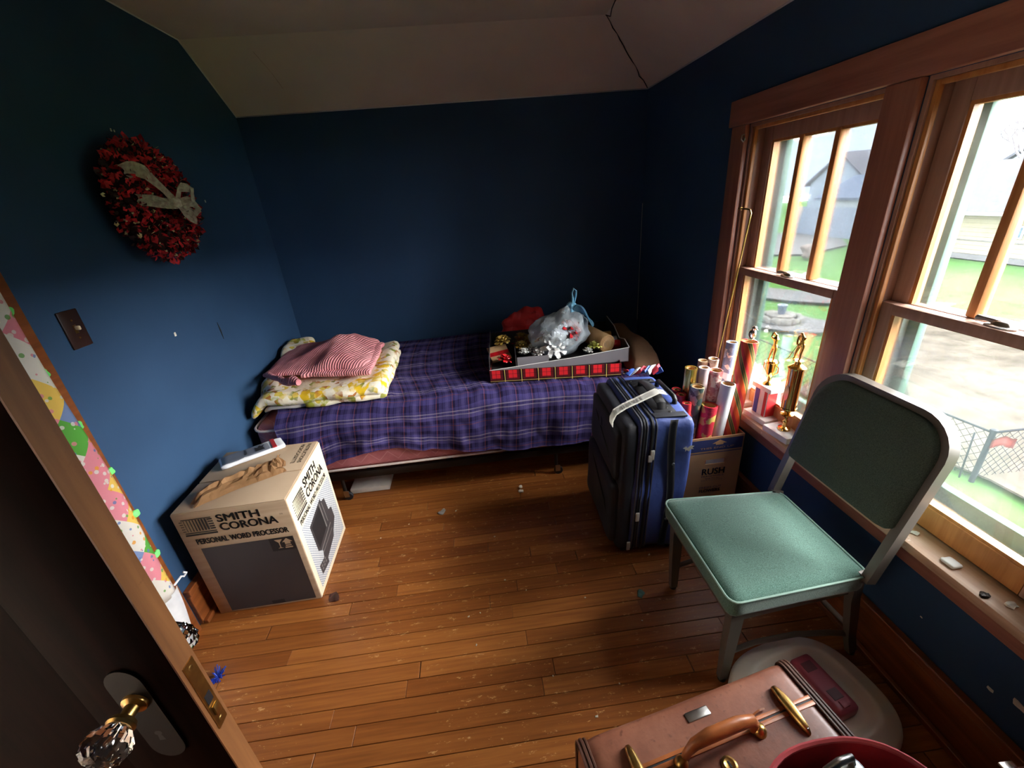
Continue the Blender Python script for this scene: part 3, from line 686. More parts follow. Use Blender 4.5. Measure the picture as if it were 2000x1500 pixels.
# ------------------------------------------------------------------ word processor carton and what lies on it
def build_carton():
    m = MAT
    t = NT('tan_cardboard'); co = t.coord()
    t.color(t.ramp(t.noise(t.mapping(co, (2, 2, 30)), 1, 5), [(.3, (176, 150, 122)), (.7, (196, 172, 144))])).rough(.85).spec(.15); m['card'] = t.m
    m['cream'] = M('lit_side_card', (236, 224, 192), .7, var=.03)  # paler card for the window-lit side; the light is put into the colour
    m['ink'] = M('black_print', (30, 28, 30), .6, var=.05)
    m['inkgrey'] = M('charcoal_print', (62, 58, 60), .6, var=.06, vs=3)
    m['midgrey'] = M('grey_print', (120, 116, 112), .6, var=.05)
    lx, ly, h = .447, .455, .572
    c = thing('computer_carton', 'cardboard word processor carton with black printed panels beside the left wall', 'carton', (.066, -1.797, 0), (0, 0, rad(1.2)))
    box('body', (0, lx, 0, ly, 0, h-.004), 'card', c, bev=.004)
    box('lit_side_face', (lx-.001, lx+.0012, .004, ly-.004, .004, h-.006), 'cream', c)
    for d in ((.004, lx-.004, .002, ly*.44, h-.004, h), (.004, lx-.004, ly*.46, ly-.002, h-.004, h+.001)): box('top_flap', d, 'card', c, bev=.0015)
    # front print
    o, X, Y = (0, -.0008, 0), (1, 0, 0), (0, 0, 1)
    decal('dark_panel', o, X, Y, [R4(.055, lx-.022, .012, .385)], 'inkgrey', c)
    decal('tape_mark', o, X, Y, [R4(.235, .29, .013, .035)], 'ink', c, .0012)
    decal('symbol_patch', o, X, Y, [R4(.325, .422, .315, .385)], 'ink', c, .0009)
    gl = [(.345, .375), (.378, .375), (.364, .358), (.364, .332), (.374, .328), (.350, .328), (.360, .332), (.360, .358)]
    ar = [(.395, .378), (.417, .358), (.407, .358), (.407, .346), (.384, .346), (.384, .358), (.374, .358)]
    decal('glass_symbol', o, X, Y, [gl], 'card', c, .0014); decal('arrow_symbol', o, X, Y, [ar, R4(.384, .408, .336, .342), R4(.380, .411, .325, .332)], 'card', c, .0014)
    def logo(org, X, Y, w, hh, name='maker_emblem'):
        sh = [R4(0, w, 0, hh*.10), R4(.02*w, w, hh*.14, hh*.2)]
        for i in range(8): sh.append(R4(w*(.12+.09*i), w*(.12+.09*i+.018+.006*i), hh*.26, hh*(.94)))
        for i in range(5): sh.append(R4(-.02*w, w*.08, hh*(.28+.14*i), hh*(.32+.14*i))); sh.append(R4(w*.84, w, hh*(.28+.14*i), hh*(.36+.14*i)))
        sh.append(R4(.06*w, .98*w, hh*.95, hh*1.0))
        decal(name, org, X, Y, sh, 'ink', c, .0012)
    logo((.024, -.0008, .455), X, Y, .125, .085)
    text('lettering', 'SMITH', (.165, -.0008, .508), X, Y, .165, .036, 'ink', c, .055)
    text('lettering', 'CORONA', (.165, -.0008, .463), X, Y, .225, .037, 'ink', c, .055)
    text('lettering', 'TM', (.405, -.0008, .502), X, Y, .013, .006, 'ink', c)
    text('lettering', 'PERSONAL WORD PROCESSOR', (.052, -.0008, .408), X, Y, .365, .027, 'ink', c, .055)
    # right side print
    o, X, Y = (lx+.0014, 0, 0), (0, 1, 0), (0, 0, 1)
    logo((lx+.0014, .03, .43), X, Y, .12, .095)
    text('lettering', 'SMITH', (lx+.0014, .17, .495), X, Y, .16, .042, 'ink', c, .055)
    text('lettering', 'CORONA', (lx+.0014, .17, .44), X, Y, .225, .042, 'ink', c, .055)
    text('lettering', 'PERSONAL WORD PROCESSOR', (lx+.0014, .045, .392), X, Y, .36, .024, 'ink', c, .05)
    t = NT('dotted_screen_print'); x, y, z = t.xyz(t.coord()); v = t.new('TexVoronoi'); v.inputs['Randomness'].default_value = 0; v.inputs['Scale'].default_value = 105
    t.link(t.mapping(t.coord(), (1, 1, 1), (rad(45), 0, 0)), v.inputs['Vector'])
    t.color(t.ramp(v.outputs['Distance'], [(.42, (216, 216, 214)), (.5, (118, 128, 142))])).rough(.7)
    decal('dotted_panel', o, X, Y, [R4(.035, .43, .03, .378)], t.m, c, .0006)
    decal('picture_silhouette', o, X, Y, [[(.10, .33), (.27, .355), (.275, .335), (.315, .325), (.325, .245), (.36, .235), (.365, .165), (.31, .125), (.29, .10), (.15, .075), (.13, .10), (.145, .15), (.105, .185)]], 'inkgrey', c, .001)
    decal('picture_screen', o, X, Y, [[(.115, .315), (.24, .335), (.245, .20), (.125, .18)]], 'ink', c, .0014)
    decal('picture_highlight', o, X, Y, [[(.24, .345), (.25, .346), (.257, .20), (.247, .198)], [(.135, .162), (.30, .185), (.302, .178), (.137, .155)], [(.14, .14), (.30, .15), (.301, .145), (.141, .134)], [(.27, .33), (.276, .33), (.283, .21), (.277, .21)]], 'midgrey', c, .0016)
    decal('picture_keypad', o, X, Y, [[(.07, .125), (.17, .11), (.165, .055), (.075, .07)]], 'inkgrey', c, .0018)
    decal('picture_keys', o, X, Y, [[(a, b), (a+.014, b-.002), (a+.014, b-.012), (a, b-.010)] for a in (.085, .108, .131) for b in (.112, .094)], 'midgrey', c, .0022)
    # top print
    text('lettering', 'INSTRUCTIONS', (lx-.045, ly-.02, h+.0012), (0, -1, 0), (1, 0, 0), .165, .018, 'inkgrey', c, .02)
    text('lettering', 'MICROCASSETTE', (lx-.075, ly-.02, h+.0012), (0, -1, 0), (1, 0, 0), .165, .018, 'inkgrey', c, .02)
    box('tape_strip', (.10, .30, .185, .215, h+.0002, h+.0016), M('dirty_packing_tape', (150, 118, 84), .35), c)
    # plastic packet
    p = thing('plastic_packet', 'grey plastic packet with red seal on top of the word processor carton', 'packet', (.13, -1.52, h+.003), (0, 0, rad(33)))
    t = NT('clear_wrap'); t.b.inputs['Base Color'].default_value = lin((228, 230, 234)); t.rough(.15); m['wrap'] = t.m
    soft('wrapper', (0, .275, 0, .105, 0, .022), .010, 'wrap', p, cuts=10, amp=.002, ns=20)
    soft('grey_insert', (.008, .212, .008, .097, .004, .0245), .007, M('grey_insert', (104, 108, 118), .35), p, cuts=6)
    decal('printed_figure', (.150, .022, .0256), (1, 0, 0), (0, 1, 0), [[(0, 0), (.04, 0), (.035, .03), (.045, .05), (.03, .04), (.022, .055), (.012, .035), (0, .045)]], 'ink', p)
    text('lettering', 'Ribbon', (.115, .028, .0256), (0, 1, 0), (-1, 0, 0), .05, .014, 'ink', p, .02)
    box('red_seal', (.222, .240, .004, .101, .022, .0255), M('red_seal_print', (168, 34, 40), .4), p)
    # crumpled brown paper bag
    def bag(q):
        return Vector((q.x, q.y, h+.003+max(0, q.z)*(1+.3*fbm(q.x*9, q.y*9))))
    t = NT('crumpled_brown_paper'); co = t.coord(); t.color(t.ramp(t.noise(co, 14, 5), [(.3, (158, 116, 74)), (.7, (192, 148, 102))])).rough(.75)
    v = t.voro(co, 26); t.bump(v.outputs['Distance'], .25, .006); m['kraft'] = t.m
    pb = thing('paper_bag', 'crumpled brown paper bag on top of the word processor carton', 'paper bag', (.135, -1.755, 0), (0, 0, rad(42)))
    def bagf(u, v):
        w_ = .105*(.55+.45*min(1, u*4))*(1+.25*max(0, u-.8)*5*.5); x_ = .345*u+.012*fbm(v*3, 2); y_ = (v-.5)*w_+.018*sin(u*5)
        e = max(0, 1-abs(2*v-1)**3)*min(1, 8*u)*min(1, 12*(1-u)+.35)
        z_ = h+.004+e*(.020+.014*abs(fbm(u*7, v*4))+.020*abs(fbm(u*16, v*7, 3))*(.4+u)+.012*(v > .55))
        return (x_, y_, z_)
    grid('bag_body', 18, 8, bagf, 'kraft', pb, thick=.0012, smooth=False)
    grid('bag_mouth', 10, 8, lambda u, v: (.285+.07*u+.008*sin(v*12), -.045+.075*v, h+.012+.045*sin(pi*v)*(.35+.65*u)+.014*fbm(u*9, v*9)), 'kraft', pb, thick=.0012, smooth=False)
build_carton()

# ------------------------------------------------------------------ gift box with bows on the bed
def bow_bm(r, n=9, seed=0, layers=3):
    """star bow: loops of ribbon in rising layers"""
    rr = random.Random(seed); b = bm_new(); w = r*.30
    for L in range(layers):
        k = n-2*L; rad_ = r*(1-.28*L)
        for i in range(k):
            a = 2*pi*i/k+L*.35+rr.uniform(-.15, .15); d = Vector((cos(a), sin(a), 0)); s = Vector((-sin(a), cos(a), 0)); tilt = .30+.5*L
            pts = []
            for q in range(7):
                th = pi*q/6; rx = rad_*(.5-.5*cos(th))*1.0; hz = r*.24*sin(th)
                pts.append((rx, hz+rx*tilt))
            pts += [(rad_*(1-.5*q), rad_*(1-.5*q)*tilt-.004) for q in (1,)]
            prev = None
            for q, (x, z) in enumerate(pts):
                ww = w*(.55 if q in (0,) else 1)*(.12 if q == 6 else 1)
                e = (b.verts.new(d*x+s*ww/2+Vector((0, 0, z+r*.12*L))), b.verts.new(d*x-s*ww/2+Vector((0, 0, z+r*.12*L))))
                if prev: b.faces.new((prev[0], prev[1], e[1], e[0]))
                prev = e
    return b
def foil(name, c, rough=.3, metal=.55): return M(name, c, rough, metal*.5, var=.15, vs=40)
def build_giftbox():
    m = MAT
    t = NT('red_tartan_paper'); x, y, z = t.xyz(t.coord())
    rd, dk, bk, ye = (222, 40, 46), (92, 22, 26), (26, 14, 16), (220, 190, 100)
    cx = t.math('ADD', x, y)
    A = stripes(t, cx, .1, [(0, bk), (.10, dk), (.25, rd), (.49, bk), (.51, rd), (.75, dk), (.90, bk)], .13)
    B = stripes(t, z, .1, [(0, bk), (.18, dk), (.30, rd), (.54, bk), (.56, rd), (.80, dk)])
    c = t.mix(1.0, A, B, 'DARKEN'); fy = t.math('FRACT', t.math('ADD', t.math('DIVIDE', cx, .1), .13))
    yl = t.math('MAXIMUM', t.math('LESS_THAN', fy, .035), t.math('LESS_THAN', t.math('ABSOLUTE', t.math('SUBTRACT', z, .012)), .0012))
    t.color(t.mix(yl, c, ye)).rough(.4); m['tartan'] = t.m
    m['greycard'] = M('grey_box_card', (116, 112, 116), .65, var=.05)
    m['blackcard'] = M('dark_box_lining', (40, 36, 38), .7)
    rot = rad(-7.5)
    g = thing('tartan_gift_box', 'shallow red tartan gift box lying on the plaid blanket', 'gift box', (1.402, -.93, .604), (0, 0, rot))
    L, D, Hh = .775, .50, .082
    for d in ((0, L, 0, .004, 0, Hh), (0, L, D-.004, D, 0, Hh), (0, .004, .0042, D-.0042, 0, Hh), (L-.004, L, .0042, D-.0042, 0, Hh)): box('side_wall', d, 'tartan', g)
    box('base', (.004, L-.004, .004, D-.004, 0, .004), 'blackcard', g)
    # open grey tray set askew in it
    tr = thing('grey_box_tray', 'open grey cardboard tray full of bows set askew on the tartan box', 'tray', (1.402, -.925, .672), (0, 0, rad(-4)))
    TL, TD, TH = .83, .56, .074
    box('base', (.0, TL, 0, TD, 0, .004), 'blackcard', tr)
    # front wall: low at the left, rising to the right; right wall torn, wavy
    obj('front_wall', bm_poly(bm_new(), [(0, 0, .004), (TL, 0, .004), (TL, 0, TH+.012), (.5, 0, .05), (0, 0, .012)], .004, (0, 1, 0)), 'greycard', tr)
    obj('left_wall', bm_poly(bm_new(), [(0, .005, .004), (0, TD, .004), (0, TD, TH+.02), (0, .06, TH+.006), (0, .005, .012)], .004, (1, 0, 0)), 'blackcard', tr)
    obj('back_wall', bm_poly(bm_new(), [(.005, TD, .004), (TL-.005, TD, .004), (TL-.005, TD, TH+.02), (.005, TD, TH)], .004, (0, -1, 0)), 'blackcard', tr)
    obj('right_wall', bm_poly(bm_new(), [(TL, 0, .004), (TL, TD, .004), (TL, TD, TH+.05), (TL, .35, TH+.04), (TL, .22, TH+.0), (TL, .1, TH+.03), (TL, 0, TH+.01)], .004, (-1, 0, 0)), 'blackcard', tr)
    tube('white_edge', [(TL+.001, 0, TH+.015), (TL+.001, .1, TH+.034), (TL+.001, .22, TH+.004), (TL+.001, .35, TH+.044), (TL+.001, TD, TH+.054)], .0022, 'white', tr, 5)
    tube('white_edge', [(0, .002, .013), (.5, .002, .052), (TL, .002, TH+.014)], .0018, 'white', tr, 5)
    box('divider', (.16, .165, .02, .45, .005, TH+.012), 'blackcard', tr); box('divider', (.17, .36, .04, .045, .005, .066), 'greycard', tr)
    M4 = Matrix.Translation((1.402, -.925, .672)) @ Matrix.Rotation(rad(-4), 4, 'Z')
    def at(x, y, z): return M4 @ Vector((x, y, z))
    gold, red, wht, silv, brn, grn = foil('gold_ribbon', (214, 178, 88)), foil('red_ribbon', (188, 26, 34), .35, .2), foil('white_ribbon', (236, 234, 226), .35, .1), foil('silver_ribbon', (196, 190, 184)), foil('bronze_ribbon', (150, 96, 50)), foil('lime_ribbon', (206, 208, 110), .35, .2)
    spots = [(.215, .40, .03, .052, gold, 'gold foil gift bow at the back of the middle compartment'), (.275, .33, .035, .05, gold, 'gold foil gift bow touching the upper side of the plastic bag'), (.20, .31, .035, .05, brn, 'bronze foil gift bow beside the long dark divider'),
             (.27, .235, .035, .05, brn, 'bronze foil gift bow against the plastic bag'), (.205, .21, .035, .05, gold, 'gold foil gift bow halfway along the dark divider'), (.285, .155, .035, .048, silv, 'silver foil gift bow in front of the plastic bag'),
             (.215, .115, .03, .042, wht, 'white and pink gift bow behind the short grey divider'), (.30, .085, .028, .04, silv, 'small silver gift bow behind the short grey divider'),
             (.09, .29, .05, .058, gold, 'large gold bow above the card at the left of the tray'), (.09, .055, .012, .05, red, 'red ribbon bow in the front left corner of the tray'), (.655, .11, .03, .05, grn, 'yellow-green gift bow beside the plastic bag'), (.60, .075, .02, .035, wht, 'small cream gift bow at the front edge of the tray')]
    for i, (x, y, z, r, mt, lab) in enumerate(spots):
        o = obj('gift_bow', bow_bm(r, 11, i), mt); o.location = at(x, y, z+.028); o.rotation_euler = (random.uniform(-.3, .3), random.uniform(-.3, .3), i); tag(o, lab, 'bow', 'gift bows in the grey tray')
    o = thing('gift_card', 'tan card with red band lying at the left of the tray', 'card', at(.02, .10, .02), (rad(14), rad(-6), rad(8)))
    box('card_sheet', (0, .125, 0, .17, 0, .006), M('tan_card', (196, 160, 118), .6), o); box('red_band', (.0, .125, .06, .1, .0065, .008), red, o)
    # rolled tan ribbon
    cr = thing('ribbon_roll', 'thick roll of tan burlap ribbon beside the plastic bag', 'ribbon roll', at(.725, .10, .085), (rad(90), 0, rad(-166)))
    bl = M('tan_burlap', (190, 152, 104), .85, bump=.4, bs=120)
    lathe('burlap', [(.026, 0), (.052, 0), (.056, .006), (.056, .256), (.052, .262), (.026, .262), (.026, 0)], bl, cr, 28)
    for r_ in (.034, .042, .049): tube('wound_edge', [(r_*cos(a*pi/12), r_*sin(a*pi/12), -.001) for a in range(24)], .0016, 'kraft', cr, 5, closed=True)
    lathe('core', [(.018, 0), (.0245, 0), (.0245, .262), (.018, .262), (.018, 0)], 'card', cr, 20)
    # ribbon spools in the right corner
    for i, (x, y, mt, lab) in enumerate(((.805, .19, red, 'red ribbon spool in the right corner of the tray'), (.805, .27, silv, 'silver ribbon spool behind the red spool'), (.79, .38, gold, 'gold ribbon spool at the back of the tray'))):
        s = thing('ribbon_spool', lab, 'spool', at(x-.05, y, .042), (0, rad(90), rad(-4)), 'ribbon spools in the grey tray')
        lathe('ribbon', [(.014, 0), (.032, 0), (.032, .075), (.014, .075), (.014, 0)], mt, s, 20)
        for z in (-.0025, .0755): lathe('flange', [(.012, z), (.036, z), (.036, z+.002), (.012, z+.002), (.012, z)], 'blackcard', s, 20)
    # red tissue behind
    o = obj('red_tissue_paper', bm_soft(bm_new(), 1.50, 1.76, -.36, -.22, .645, .86, .06, cuts=14, amp=.06, ns=13, fn=lambda q: Vector((q.x+(q.z-.64)*.35, q.y, q.z))), M('red_tissue', (186, 34, 36), .7, bump=.6, bs=30), None); tag(o, 'crumpled red tissue paper behind the plastic bag', 'tissue paper')
    # tied plastic bag
    t = NT('clear_blue_plastic'); n = t.n; out = n['Material Output']
    tr_ = t.new('BsdfTransparent'); tr_.inputs[0].default_value = (.90, .95, .97, 1); gl = t.new('BsdfGlossy'); gl.inputs[0].default_value = (.9, .95, 1, 1); gl.inputs['Roughness'].default_value = .12
    df = t.new('BsdfDiffuse'); df.inputs[0].default_value = lin((222, 236, 244)); co = t.coord()
    bp = t.new('Bump'); bp.inputs['Strength'].default_value = .9; bp.inputs['Distance'].default_value = .02; t.link(t.noise(t.mapping(co, (1, 1, .6)), 22, 5, .65), bp.inputs['Height'])
    t.link(bp.outputs[0], gl.inputs['Normal']); t.link(bp.outputs[0], df.inputs['Normal'])
    m1 = t.new('MixShader'); lw = t.new('LayerWeight'); lw.inputs[0].default_value = .35; t.link(t.math('ADD', t.math('MULTIPLY', lw.outputs['Facing'], .5), .26), m1.inputs[0]); t.link(tr_.outputs[0], m1.inputs[1]); t.link(df.outputs[0], m1.inputs[2])
    m2 = t.new('MixShader'); t.link(t.math('ADD', t.math('MULTIPLY', lw.outputs['Fresnel'], .5), .10), m2.inputs[0]); t.link(m1.outputs[0], m2.inputs[1]); t.link(gl.outputs[0], m2.inputs[2]); t.link(m2.outputs[0], out.inputs[0])
    m['plastic'] = t.m; m['blueplastic'] = M('blue_plastic_film', (118, 176, 204), .3, var=.15, vs=20)
    pb = thing('plastic_bag', 'tied clear blue plastic bag of white and red bows on the tray', 'plastic bag', (1.862, -.74, .684))
    b = bm_new(); bmesh.ops.create_icosphere(b, subdivisions=4, radius=1)
    for v in b.verts:
        p = v.co.copy(); q = Vector((p.x*.185, p.y*.15, p.z*.145+.14))
        top = max(0, p.z)
        q.x += .065*top**2; k = 1-.35*top**3; q.x = .065*top**2+(q.x-.065*top**2)*k; q.y *= k
        q += v.normal*(.03*fbm(p.x*2, p.y*2, p.z*2)+.012*fbm(p.x*6, p.y*6, p.z*6)); q.z = max(.004, q.z); v.co = q
    obj('bag_film', b, 'plastic', pb, True)
    lathe('knot', [(0, -.02), (.04, -.018), (.026, 0), (.03, .015), (.014, .035), (0, .04)], 'blueplastic', pb, 14, (.085, 0, .285), flute=.15, nf=7)
    tube('bag_ear', [(.088, 0, .30), (.092, .0, .34), (.088, .0, .375), (.10, 0, .40), (.115, 0, .385), (.112, 0, .35), (.098, 0, .31)], [.016, .014, .009, .008, .008, .01, .012], 'blueplastic', pb, 8, flat=(1.5, .6))
    grid('bag_ear', 10, 10, lambda u, v: (.095+.10*u+.012*sin(v*9), -.03-.02*u+.05*(v-.5)*(.3+u), .29-.10*u*u+.02*sin(v*7+u*5)), 'blueplastic', pb, thick=.0015)
    for i, (x, y, z, r, mt, lab) in enumerate(((-.055, -.075, .085, .095, wht, 'white'), (.045, -.065, .165, .085, red, 'red'), (-.05, .02, .19, .06, silv, 's'), (.08, -.04, .06, .06, wht, 'w'), (-.11, 0, .10, .06, brn, 'b'), (.0, -.05, .05, .05, red, 'r'))):
        o = obj('bow_inside', bow_bm(r, 9, i+20), mt, pb); o.location = (x, y, z-.015); o.rotation_euler = (rad(50), random.uniform(-.4, .4), i)
build_giftbox()

# ------------------------------------------------------------------ blue travel suitcase
def build_suitcase():
    m = MAT
    m['navy'] = M('navy_nylon', (62, 82, 148), .55, var=.1, vs=5, bump=.35, bs=14, bd=.02)
    m['darknylon'] = M('black_nylon', (27, 28, 36), .62, var=.1, bump=.2, bs=300)
    m['pull'] = M('pale_nickel_pull', (206, 204, 198), .35, .2)
    m['zip'] = M('grey_zip_tape', (70, 72, 82), .5)
    s = thing('travel_suitcase', 'upright navy blue wheeled suitcase with black front and straps', 'suitcase', (2.058, -1.545, .0), (0, rad(2.0), rad(-1.5)))
    # local: x thickness (front = -x), y width, z height
    tx, wy, h = .155, .245, .728
    soft('body', (-tx+.05, tx, -wy, wy, .03, h), .035, 'navy', s, cuts=16, amp=.012, ns=7)
    soft('front_panel', (-tx, -tx+.075, -wy+.004, wy-.004, .035, h-.015), .03, 'darknylon', s, cuts=14, amp=.006, ns=6)
    soft('upper_pocket', (-tx-.022, -tx+.03, -wy+.03, wy-.03, .42, h-.06), .02, 'darknylon', s, cuts=10, amp=.006, ns=6)
    soft('lower_pocket', (-tx-.03, -tx+.03, -wy+.025, wy-.025, .07, .405), .022, 'darknylon', s, cuts=10, amp=.008, ns=6)
    def ring(x, ins, z0=.03, z1=h):
        out = []; y0, y1 = -wy-ins, wy+ins; a, c = z0-ins, z1+ins; r = .04
        for cy, cz, a0 in ((y1-r, c-r, 0), (y0+r, c-r, 90), (y0+r, a+r, 180), (y1-r, a+r, 270)):
            for k in range(5): t_ = rad(a0+22.5*k); out.append((x, cy+r*cos(t_), cz+r*sin(t_)))
        return out
    for x, mt, r in ((-.082, 'zip', .0045), (-.070, 'black', .006), (-.058, 'zip', .0045), (-.035, 'black', .0075), (-.018, 'zip', .004)): tube('zipper', ring(x, .002), r, mt, s, 6, closed=True)
    tube('pocket_piping', [(-tx-.012, -wy+.05, .40), (-tx-.022, -.1, .52), (-tx-.022, .08, .60), (-tx-.012, wy-.06, .63)], .005, 'black', s, 6)
    tube('pocket_piping', [(-tx-.018, -wy+.04, .12), (-tx-.03, -.12, .24), (-tx-.03, .05, .33), (-tx-.02, wy-.04, .36)], .005, 'black', s, 6)
    # side straps on the near side and top
    for y0 in (-wy-.008,):
        grid('side_strap', 3, 30, lambda u, v: (.042+.034*u+.012*sin(v*5), y0-.004+.004*sin(v*9), .06+(h-.05)*v), 'darknylon', s, thick=.004)
    for yy in (-.20, .155): box('top_strap', (-.02, .12, yy-.02, yy+.02, h-.001, h+.007), 'darknylon', s, bev=.002)
    tube('top_handle', [(.035, -.15, h+.004), (.035, -.14, h+.03), (.035, -.07, h+.044), (.035, .02, h+.044), (.035, .09, h+.03), (.035, .10, h+.004)], [.012, .014, .017, .017, .014, .012], 'black', s, 8, flat=(1.5, .6))
    box('handle_plate', (-.005, .09, -.20, .15, h-.002, h+.006), 'black', s, bev=.002)
    tube('pull_handle', [(.115, -.10, h-.02), (.115, -.10, h+.02), (.115, -.085, h+.03), (.115, .085, h+.03), (.115, .10, h+.02), (.115, .10, h-.02)], .011, 'black', s, 8)
    for x, y, z in ((.06, -.18, h+.008), (.06, -.14, h+.008), (.06, .12, h+.008), (.0, .155, h+.009), (.1, .155, h+.009)): lathe('rivet', [(.007, 0), (.006, .003), (0, .004)], 'steel', s, 10, (x, y, z-.002))
    for z in (.52, .22, .14):
        o = lathe('rivet', [(.007, 0), (.006, .003), (0, .004)], 'steel', s, 10); o.location = (.066 if z > .2 else .12, -wy-.013, z); o.rotation_euler = (rad(90), 0, 0)
    for x, y, z, L in ((-.032, -wy-.012, .60, .05), (-.040, -wy-.012, .575, .035), (-.07, -wy-.012, .27, .05), (-.10, -wy-.012, .10, .05)):
        obj('zip_pull', bm_soft(bm_new(), x-.009, x+.009, y-.006, y, z-L, z, .005, cuts=5), 'pull', s, True)
    decal('bird_emblem', (.098, -wy-.012, .585), (1, 0, 0), (0, 0, 1), [[(0, .012), (.014, .02), (.02, .012), (.034, .024), (.05, .02), (.042, .012), (.05, .004), (.036, .006), (.03, -.006), (.018, .002), (.012, -.006), (.012, .006)]], 'white', s, .001)
    lathe('round_badge', [(0, 0), (.022, 0), (.022, .004), (.014, .006), (0, .006)], 'black', s, 18).matrix_local = Matrix.Translation((-tx-.021, .02, .60)) @ Matrix.Rotation(rad(-90), 4, 'Y')
    for x in (-.1, .12):
        for y in (-.2, .2): box('foot', (x-.02, x+.02, y-.02, y+.02, .006, .034), 'black', s, bev=.004)
    # airline tag looped over the handle
    tg = thing('baggage_tag', 'white airline baggage tag looped round the suitcase handle', 'tag', (2.058, -1.545, 0), (0, rad(2.0), rad(-1.5)))
    wt = M('white_tag_paper', (226, 224, 216), .6, var=.03)
    pts = [(.075, h+.05), (.03, h+.066), (-.06, h+.034), (-.12, h+.016), (-.165, h-.004), (-.182, h-.03), (-.186, h-.05)]
    def tf(u, v):
        f = u*(len(pts)-1); i = min(int(f), len(pts)-2); a = Vector(pts[i]).lerp(Vector(pts[i+1]), f-i); yb = -.085-.15*u*0-.0
        return (a[0], yb-.075*u+.055*(v-.5), a[1]+.003)
    grid('tag_strip', 24, 4, tf, wt, tg, thick=.001)
    for i in range(9): grid('barcode_bar', 1, 2, (lambda i: lambda u, v: tuple(Vector(tf(.30+.03*i+.012*u*(1+i % 3)*.6, .2+.5*v))+Vector((0, 0, .002))))(i), 'midgrey', tg)
    text('lettering', '173', tf(.08, .25), (0, 1, 0), (-1, 0, .3), .034, .02, 'ink', tg, .02, .006)
    # red white blue ribbon on the far side of the top
    rb = thing('ribbon_scrap', 'red white and blue ribbon tied at the back of the suitcase top', 'ribbon', (2.15, -1.40, .768))
    for i, c in enumerate(((196, 50, 66), (232, 232, 236), (60, 96, 180))):
        tube('ribbon_twist', [(-.09+.022*k, .02*sin(k*1.7+i*2.1), .012+.010*(1+cos(k*1.7+i*2.1))) for k in range(9)], .012, M('ribbon_%d' % i, c, .5), rb, 7, flat=(1.4, .5))
build_suitcase()

